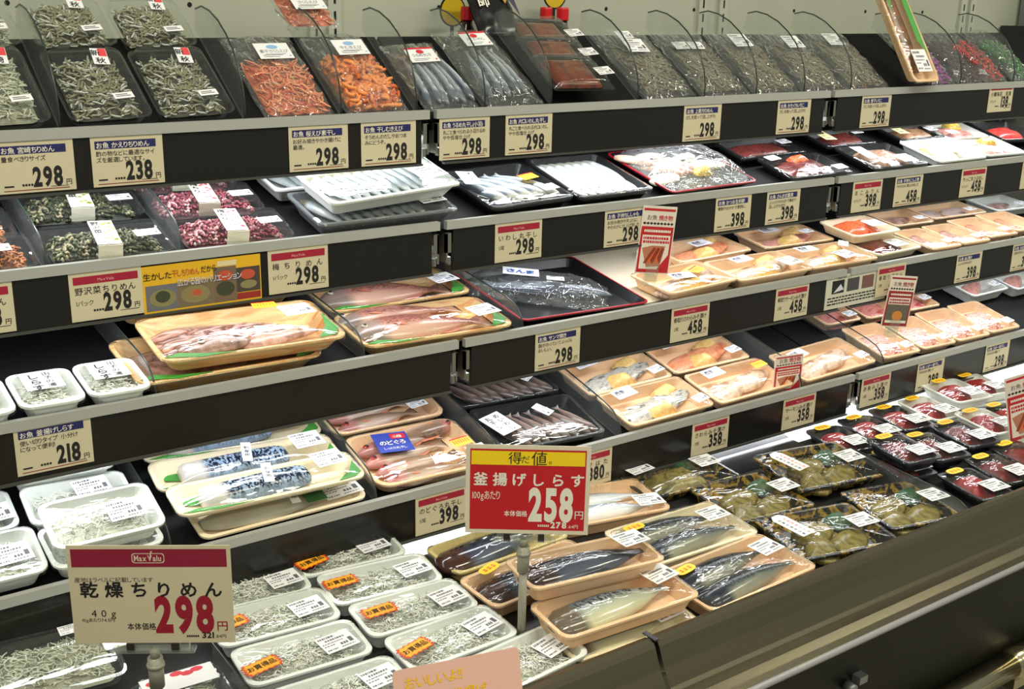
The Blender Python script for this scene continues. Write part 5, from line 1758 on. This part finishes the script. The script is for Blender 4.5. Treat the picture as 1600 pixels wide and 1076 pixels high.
M_AJI = fish_mesh('aji', 0.10, 0.021, 0.016, 'slim', F_AJI, 0.05)


def aji_label(root):
    small_label(root, 0.044, 0.056, 'めいわし', '丸干し', T(-0.074, 0.0, 0.0292, 18))


G10 = 'dark trays of dried whole fish'
place(k_fishtray('dried_fish_tray', 0.2, 0.125, 0.02, BLACK, [(M_AJI, -0.058 + i * 0.0195, -0.004, 112 - (i % 3) * 3, 'dried_fish', 0.006) for i in range(8)], (('s', 0.02, 0.018, -60),), 0.007, 0.012, extra=aji_label),
      4, 0.172, 0.078, 'black tray of grey dried fish with a brush-lettered label, front one', 'fish tray', G10, 0.001, -4)
place(k_fishtray('dried_fish_tray', 0.2, 0.11, 0.02, BLACK, [(M_AJI, -0.07 + i * 0.021, 0.0, 116 - (i % 3) * 3, 'dried_fish', 0.006) for i in range(8)], (('s', 0.056, -0.006, 34),), 0.007, 0.012),
      4, 0.175, 0.205, 'black tray of brown dried fish, rear one', 'fish tray', G10, 0.001, -3)

G11 = 'peach trays of miso-marinated fish'
place(k_miso(M_FIL_G, (('s', 0.07, -0.03, 10),), (-0.05, 0.034, 8)), 4, 0.408, 0.160, 'peach miso fish tray, rear left of the block of four', 'fish tray', G11, 0.001, 1)
place(k_miso(M_FIL_S, (('s', 0.07, -0.026, 10),), (-0.05, 0.034, 8)), 4, 0.617, 0.165, 'peach miso fish tray with orange fillets, rear right of the block of four', 'fish tray', G11, 0.001, 0)
place(k_miso(M_FIL_G, (('s', 0.074, -0.034, 10),), (-0.052, 0.03, 8)), 4, 0.416, 0.053, 'peach miso fish tray, front left of the block of four', 'fish tray', G11, 0.001, 1)
place(k_miso(M_FIL_W, (('y', 0.07, 0.02, 6),), (-0.046, 0.028, 6), miso=False), 4, 0.625, 0.055, 'peach miso fish tray with pale fillets, front right of the block of four', 'fish tray', G11, 0.001, 1)
place(k_miso(M_FIL_W, (('s', 0.08, -0.03, 6),), (-0.056, 0.022, 10), miso=False, w=0.222), 4, 0.864, 0.058, 'peach tray of pale fillets alone, right of the block of four', 'fish tray', G11, 0.001, 2)
M_MEN = heap_mesh('men', 0.09, 0.09, 0.016, mat_noise('pink_roe_sacs', [(206, 104, 96), (230, 154, 146), (190, 76, 66)], 40, .25, .5, (1, 3, 1)), 'pink_fillets', 4, 0.25, 40)
M_MEN2 = heap_mesh('men2', 0.09, 0.08, 0.016, mat_noise('pink_sliced_fish', [(214, 140, 126), (238, 196, 188), (186, 92, 78)], 70, .25, .5, (1, 3, 1)), 'pink_fillets', 5, 0.25, 40)
G12 = 'orange-rimmed trays of pink fillets'
for x, d, w, l, me, st, lb in (
        (1.048, 0.205, 0.112, 0.098, M_MEN, (('s', 0.03, -0.03, 8),), 'tray of pink fillets, rear row left one'), (1.180, 0.200, 0.124, 0.105, M_MEN, (), 'tray of pink fillets, rear row middle one behind the dark red sign'),
        (1.312, 0.196, 0.112, 0.105, M_MEN, (('s', 0.03, -0.02, 8),), 'tray of pink fillets, rear row right of the dark red sign'), (1.062, 0.072, 0.116, 0.128, M_MEN2, (('s', 0.03, -0.04, 8),), 'tray of pink fillets, front row first from left'),
        (1.185, 0.068, 0.114, 0.122, M_MEN2, (('s', 0.03, -0.04, 8),), 'tray of pink fillets, front row second from left'), (1.305, 0.068, 0.116, 0.128, M_MEN2, (('s', 0.034, -0.04, 8),), 'tray of pink fillets, front row third from left'),
        (1.422, 0.068, 0.112, 0.128, M_MEN2, (('s', 0.03, -0.04, 8),), 'tray of pink fillets, front row fourth at the right edge')):
    place(k_fishtray('pink_fillet_tray', w, l, 0.022, PEACH, [(me, 0, 0, 0, 'pink_fillets')], st, 0.006, 0.012), 4, x, d, lb, 'fish tray', G12, 0.001, -2)
for x, d, lb in ((1.556, 0.190, 'white tray of pink fish with yellow sticker, nearer the shelf front'), (1.640, 0.310, 'white tray of pink fish with yellow sticker, half under the third shelf'), (1.716, 0.180, 'white tray of pink fish cut by the right edge')):
    place(k_fishtray('white_fish_tray', 0.15, 0.105, 0.028, WHITE, [(M_FIL_P, 0, 0, 20, 'fillet', 0.008)], (('o', -0.03, 0.03, 4), ('s', 0.04, -0.026, 4)), 0.004, 0.014), 4, x, d, lb, 'fish tray', 'white trays of pink fish', 0.001, 1)

# ---- the deck
G13 = 'white trays of whitebait on the deck'
SB, SP = ('b', -0.055, -0.006, 12), ('p', 0.046, -0.004, 8)
for x, d, h, a, st, lb in (
        (-0.385, 0.226, 0.002, -4, (('b', -0.056, -0.012, 12), ('p', 0.044, -0.006, 8)), 'whitebait tray right of the beige sign, nearest with an orange sticker'),
        (-0.382, 0.317, 0.0005, -5, (('b', -0.058, 0.0, 12), SP), 'whitebait tray second back in the left column, half hidden by the beige sign'),
        (-0.384, 0.398, 0.0005, -6, (('p', 0.05, -0.006, 8),), 'whitebait tray farthest back in the left column'),
        (-0.378, 0.132, 0.0005, -3, (('b', -0.062, -0.02, 14), ('p', 0.050, 0.0, 8)), 'whitebait tray cut by the bottom of the photo, left of the pink sign'),
        (-0.208, 0.160, 0.0005, 1, (('b', -0.056, -0.002, 12), ('p', 0.046, -0.002, 10)), 'whitebait tray left of the red sign post, front one'),
        (-0.214, 0.244, 0.0005, -3, (('b', -0.048, 0.006, 2), ('p', 0.05, -0.004, 8)), 'whitebait tray left of the red sign post, middle one'),
        (-0.218, 0.328, 0.0005, -6, (('b', -0.056, 0.006, 4), ('p', 0.05, 0.0, 8)), 'whitebait tray left of the red sign post, second from the rear'),
        (-0.226, 0.414, 0.0005, -5, (('b', -0.056, -0.012, 16), ('p', 0.04, -0.002, 8)), 'whitebait tray left of the red sign post, rearmost one'),
        (-0.158, 0.074, 0.0005, 5, (('p', 0.046, -0.004, 8),), 'whitebait tray right of the pink sign at the steel rail')):
    place(k_whitebait(0.162, 0.083, 0.028, st, int(d * 100)), 5, x, d, lb, 'whitebait tray', G13, h, a)

G14 = 'clear boxes of dried fish at the lower left'
place(k_box(C_JAKO, 'chb', 0.17, 0.11, 0.03, n=560, L=0.012, r=0.0009, pst=(0.04, 0.038)), 5, -0.660, 0.345, 'clear box of dried whitebait at the lower left, rear one', 'food box', G14, 0.022, -5, 3)
place(k_box(C_CHI, 'chc', 0.17, 0.11, 0.03, n=560, L=0.012, r=0.001, pst=(0.06, 0.04)), 5, -0.682, 0.215, 'clear box of dried whitebait in the bottom left corner', 'food box', G14, 0.0005, -4)
r_ = k_box(C_JAKO, 'chd', 0.108, 0.115, 0.03, n=420, L=0.012, r=0.0009)
b = MB()
b.box((0, 0, 0), (0.086, 0.034, 0.0005), 0)
for i, (x, y) in enumerate(((-0.03, 0.006), (-0.022, 0.01), (0.012, 0.008), (0.024, 0.011), (0.0, 0.012))):
    b.poly([(x + 0.008 * math.cos(q), y + 0.005 * math.sin(q)) for q in [k * .785 for k in range(8)]], 0.0004, 1)
b.build('name_label', [PAPER, mat('flower_red', (214, 60, 70), .5)], r_, T(0.0, 0.028, 0.031, 0))
place(r_, 5, -0.535, 0.218, 'clear box with a red-flowered white label behind the beige sign post', 'food box', G14, 0.0005, -3)

M_DARK = fish_mesh('dark', 0.205, 0.062, 0.03, 'fillet', F_DARK)
M_MK = fish_mesh('mack', 0.196, 0.062, 0.032, 'fillet', F_MACK)
M_MKW = fish_mesh('mackw', 0.18, 0.042, 0.026, 'fillet', F_MACKW)
M_SM = fish_mesh('saltm', 0.198, 0.048, 0.032, 'fillet', F_SALTM, 0.03)
G15 = 'trays of glossy dark fish'
place(k_fishtray('dark_fish_tray', 0.21, 0.088, 0.026, PEACH, [(M_DARK, 0, 0.0, 4, 'dark_fillet', 0.006)], (('p', 0.076, 0.008, 8),), 0.012, 0.014), 5, 0.002, 0.152, 'tray of glossy black-blue fish lying on top beside the red sign post', 'fish tray', G15, 0.056, -8, -2)
place(k_fishtray('dark_fish_tray', 0.21, 0.088, 0.026, PEACH, [(M_DARK, 0, 0.0, 4, 'dark_fillet', 0.006)], (('o', -0.06, 0.028, 14),), 0.01, 0.014), 5, -0.020, 0.236, 'tray of glossy dark fish underneath the top one, with a yellow sticker corner', 'fish tray', G15, 0.0005, 4)
place(k_fishtray('dark_fish_tray', 0.21, 0.088, 0.022, mat('gold_cream_tray', (206, 184, 120), .45), [(M_DARK, -0.01, 0.0, 6, 'dark_fillet', 0.006)], (), 0.01, 0.014), 5, -0.012, 0.335, 'tray of glossy dark fish at the rear below the big red sign', 'fish tray', G15, 0.0005, 2)
place(k_fishtray('mackerel_tray', 0.225, 0.09, 0.026, PEACH, [(M_MK, -0.008, 0.0, 4, 'mackerel_fillet', 0.005)], (('p', 0.082, 0.012, 10),), 0.01, 0.014), 5, 0.004, 0.088, 'tray of blue-patterned mackerel below the glossy dark fish tray', 'fish tray', 'mackerel fillet trays', 0.0275, -3)
place(k_fishtray('mackerel_tray', 0.205, 0.078, 0.022, CREAM, [(fish_mesh('mackflat', 0.185, 0.054, 0.018, 'fillet', F_MACK), -0.008, 0.0, 4, 'mackerel_fillet', 0.004)], (('p', 0.068, 0.0, 8),), 0.002, 0.014), 5, 0.006, 0.058, 'lowest mackerel tray resting against the steel rail', 'fish tray', 'mackerel fillet trays', 0.0005, -4)
place(k_fishtray('mackerel_tray', 0.2, 0.115, 0.026, PEACH, [(M_MKW, -0.01, 0.022, 0, 'mackerel_fillet', 0.006), (M_MKW, -0.006, -0.016, -2, 'mackerel_fillet', 0.006)], (('p', 0.07, -0.03, -4),), 0.007, 0.014), 5, 0.200, 0.352,
      'tray of two pale silver mackerel fillets right of the big red sign', 'fish tray', 'mackerel fillet trays', 0.0005, -10)
place(k_fishtray('mackerel_tray', 0.222, 0.118, 0.026, CREAM, [(M_SM, -0.012, 0.024, 2, 'mackerel_fillet', 0.006), (M_SM, -0.002, -0.022, 4, 'mackerel_fillet', 0.006)], (('o', -0.07, 0.032, 4), ('p', 0.072, 0.01, 2)), 0.009, 0.014), 5, 0.247, 0.214,
      'tray of two dark mackerel fillets, the one farther from the rail', 'fish tray', 'trays of two dark mackerel fillets', 0.0005, -2)
place(k_fishtray('mackerel_tray', 0.226, 0.118, 0.026, PEACH, [(M_SM, -0.012, 0.02, 4, 'mackerel_fillet', 0.006), (M_SM, 0.0, -0.026, 4, 'mackerel_fillet', 0.006)], (('o', -0.078, 0.03, 8), ('p', 0.075, 0.012, 4)), 0.009, 0.014), 5, 0.240, 0.090,
      'tray of two dark mackerel fillets, the one against the steel rail', 'fish tray', 'trays of two dark mackerel fillets', 0.0005, 2)

M_GF = lens_mesh('goldf', 0.085, 0.06, 0.024, M_GOLD, 'marinated_fillet', 5, 0.3, 0.25)


def tag_label(root):
    b = MB()
    w, l = 0.03, 0.068
    b.poly([(-w / 2, -l / 2), (w / 2, -l / 2), (w / 2, l * .36), (w * .25, l / 2), (-w * .25, l / 2), (-w / 2, l * .36)], 0, 0, 0.0005)
    rn = random.Random(8)
    for cx, mi in ((0.006, 1), (-0.006, 2)):
        for i in range(7):
            y = l * .3 - i * 0.0078
            for q in range(3):
                b.quad(cx - 0.0036, y - q * 0.0017 - 0.0006, cx + rn.uniform(0, 0.0038), y - q * 0.0017, 0.0003, mi)
            b.quad(cx - 0.0006 + rn.uniform(-.001, .001), y - 0.0045, cx + 0.0006, y + 0.0008, 0.0003, mi)
    b.build('name_tag', [PAPER, mat('tag_red', (214, 70, 70), .5), INK], root, T(-0.06, 0.012, 0.0325, 16))


def k_gold(tagged=True, w=0.19, l=0.135):
    fs = [(M_GF, -0.012, 0.012, 20, 'marinated_fillet', 0.004), (M_GF, 0.03, -0.026, 30, 'marinated_fillet', 0.004), (M_GF, -0.03, -0.03, 60, 'marinated_fillet', 0.003),
          (heap_mesh('ging', 0.05, 0.04, 0.014, M_GINGER, 'green_garnish', 4), 0.05, 0.034, 20, 'green_garnish', 0.006)]
    return k_fishtray('marinated_fish_tray', w, l, 0.02, GOLDT, fs, (('p', 0.062, -0.006, 6),), 0.011, 0.01, extra=tag_label if tagged else None)


G16 = 'gold-patterned trays of marinated fillets'
place(k_gold(), 5, 0.618, 0.262, 'gold-patterned tray with a red and black name tag, rear one beside the red packs', 'fish tray', G16, 0.012, -9, 2)
place(k_gold(), 5, 0.462, 0.094, 'gold-patterned tray with a red and black name tag, front one beside the mackerel', 'fish tray', G16, 0.0005, -12)
place(k_gold(False, 0.15), 5, 0.644, 0.092, 'gold-patterned tray without a tag, at the rail nearest the red packs', 'fish tray', G16, 0.0005, -12)
place(k_gold(False, 0.163), 5, 0.442, 0.252, 'gold-patterned tray under glaring film in the middle of the block', 'fish tray', G16, 0.0005, -6)


def two_labels(root):
    inst(sticker_mesh(0.05, 0.032), 'name_label', root, T(-0.062, 0.03, 0.0305, 8))


place(k_fishtray('marinated_fish_tray', 0.2, 0.104, 0.018, GOLDT, [(heap_mesh('goldheap', 0.11, 0.07, 0.018, M_GOLD, 'marinated_pieces', 3, 0.4), -0.004, -0.004, 0, 'marinated_pieces'), (heap_mesh('ging2', 0.05, 0.03, 0.014, M_GINGER, 'green_garnish', 5), 0.04, 0.028, 0, 'green_garnish')],
                 (('p', 0.066, 0.006, 2),), 0.01, 0.01, extra=two_labels), 5, 0.390, 0.376, 'gold-patterned tray with two white labels at the rear right of the mackerel', 'fish tray', G16, 0.0005, -3)

# black liner between the gold trays and the rear of the deck
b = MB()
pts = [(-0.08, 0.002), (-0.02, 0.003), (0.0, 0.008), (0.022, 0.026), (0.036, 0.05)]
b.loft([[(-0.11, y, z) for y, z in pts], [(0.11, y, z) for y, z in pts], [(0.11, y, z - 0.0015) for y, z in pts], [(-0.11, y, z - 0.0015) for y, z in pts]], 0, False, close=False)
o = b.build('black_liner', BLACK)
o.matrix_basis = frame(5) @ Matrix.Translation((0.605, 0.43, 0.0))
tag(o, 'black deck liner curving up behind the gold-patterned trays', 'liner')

b = MB()
b.box((-0.4, 0.205, -0.0003), (2.9, 0.37, 0.001), 0)  # added dark sheet: its colour stands in for shade between the trays
o = b.build('deck_gap_shade', mat('gap_shade_dark', (30, 30, 31), .5))
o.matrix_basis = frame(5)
tag(o, 'dark sheet added as shade in the gaps between the front deck trays', 'shade sheet')

G17 = 'packs of red fish flesh'
M_TH = heap_mesh('tuna', 0.058, 0.068, 0.022, M_TUNA, 'red_flesh', 2, 0.3, 50)
M_DH = heap_mesh('dtuna', 0.058, 0.072, 0.022, M_DTUNA, 'red_flesh', 3, 0.35, 50)
NAVYT = mat('navy_black_tray', (22, 24, 38), .3)


def k_red(me, tm, w=0.086, l=0.108):
    return k_fishtray('red_fish_tray', w, l, 0.022, tm, [(me, 0, 0.004, 0, 'red_flesh')], (('o', -0.012, l * 0.36, 6), ('p', 0.012, -l * 0.24, 4)), 0.007, 0.012)


for x, d, h, a, me, tm, lb in (
        (0.762, 0.330, 0.0005, -9, M_TH, NAVYT, 'red fish pack, leftmost of the rear row, against the gold tray'),
        (0.858, 0.334, 0.0005, -9, M_TH, NAVYT, 'red fish pack, second from left in the rear row'),
        (0.956, 0.338, 0.0005, -9, M_TH, NAVYT, 'red fish pack, third from left in the rear row'),
        (1.052, 0.340, 0.0005, -6, M_TH, WHITE, 'red fish pack in a white tray, fourth from left in the rear row'),
        (1.166, 0.360, 0.010, -8, M_TH, WHITE, 'bright red fish pack in a wide white tray at the deck rear'),
        (1.272, 0.368, 0.0005, -8, M_TH, WHITE, 'red fish pack rearmost beside the cut-off recipe sign'),
        (0.768, 0.200, 0.034, -9, M_DH, NAVYT, 'dark red fish pack, left one, on top of a short stack'),
        (0.872, 0.206, 0.012, -10, M_DH, NAVYT, 'dark red fish pack, middle of the second row'),
        (0.978, 0.214, 0.012, -9, M_DH, NAVYT, 'dark red fish pack, third in the second row'),
        (1.076, 0.226, 0.012, -8, M_TH, WHITE, 'red fish pack in a white tray, fourth in the second row'),
        (1.176, 0.236, 0.0005, -8, M_TH, BLACK, 'red fish pack beside the foot of the cut-off recipe sign'),
        (0.826, 0.086, 0.0005, -9, M_TH, BLACK, 'red fish pack nearest the steel rail, left one'),
        (0.924, 0.100, 0.0005, -9, M_DH, BLACK, 'dark red fish pack nearest the steel rail, middle one'),
        (1.018, 0.112, 0.0005, -9, M_DH, BLACK, 'dark red fish pack nearest the steel rail at the right edge')):
    place(k_red(me, tm, 0.108 if 'wide' in lb else 0.086), 5, x, d, lb, 'red fish pack', G17, h, a)
place(k_red(M_DH, NAVYT), 5, 0.772, 0.204, 'dark red fish pack at the bottom of the short stack', 'red fish pack', G17, 0.0005, -9)
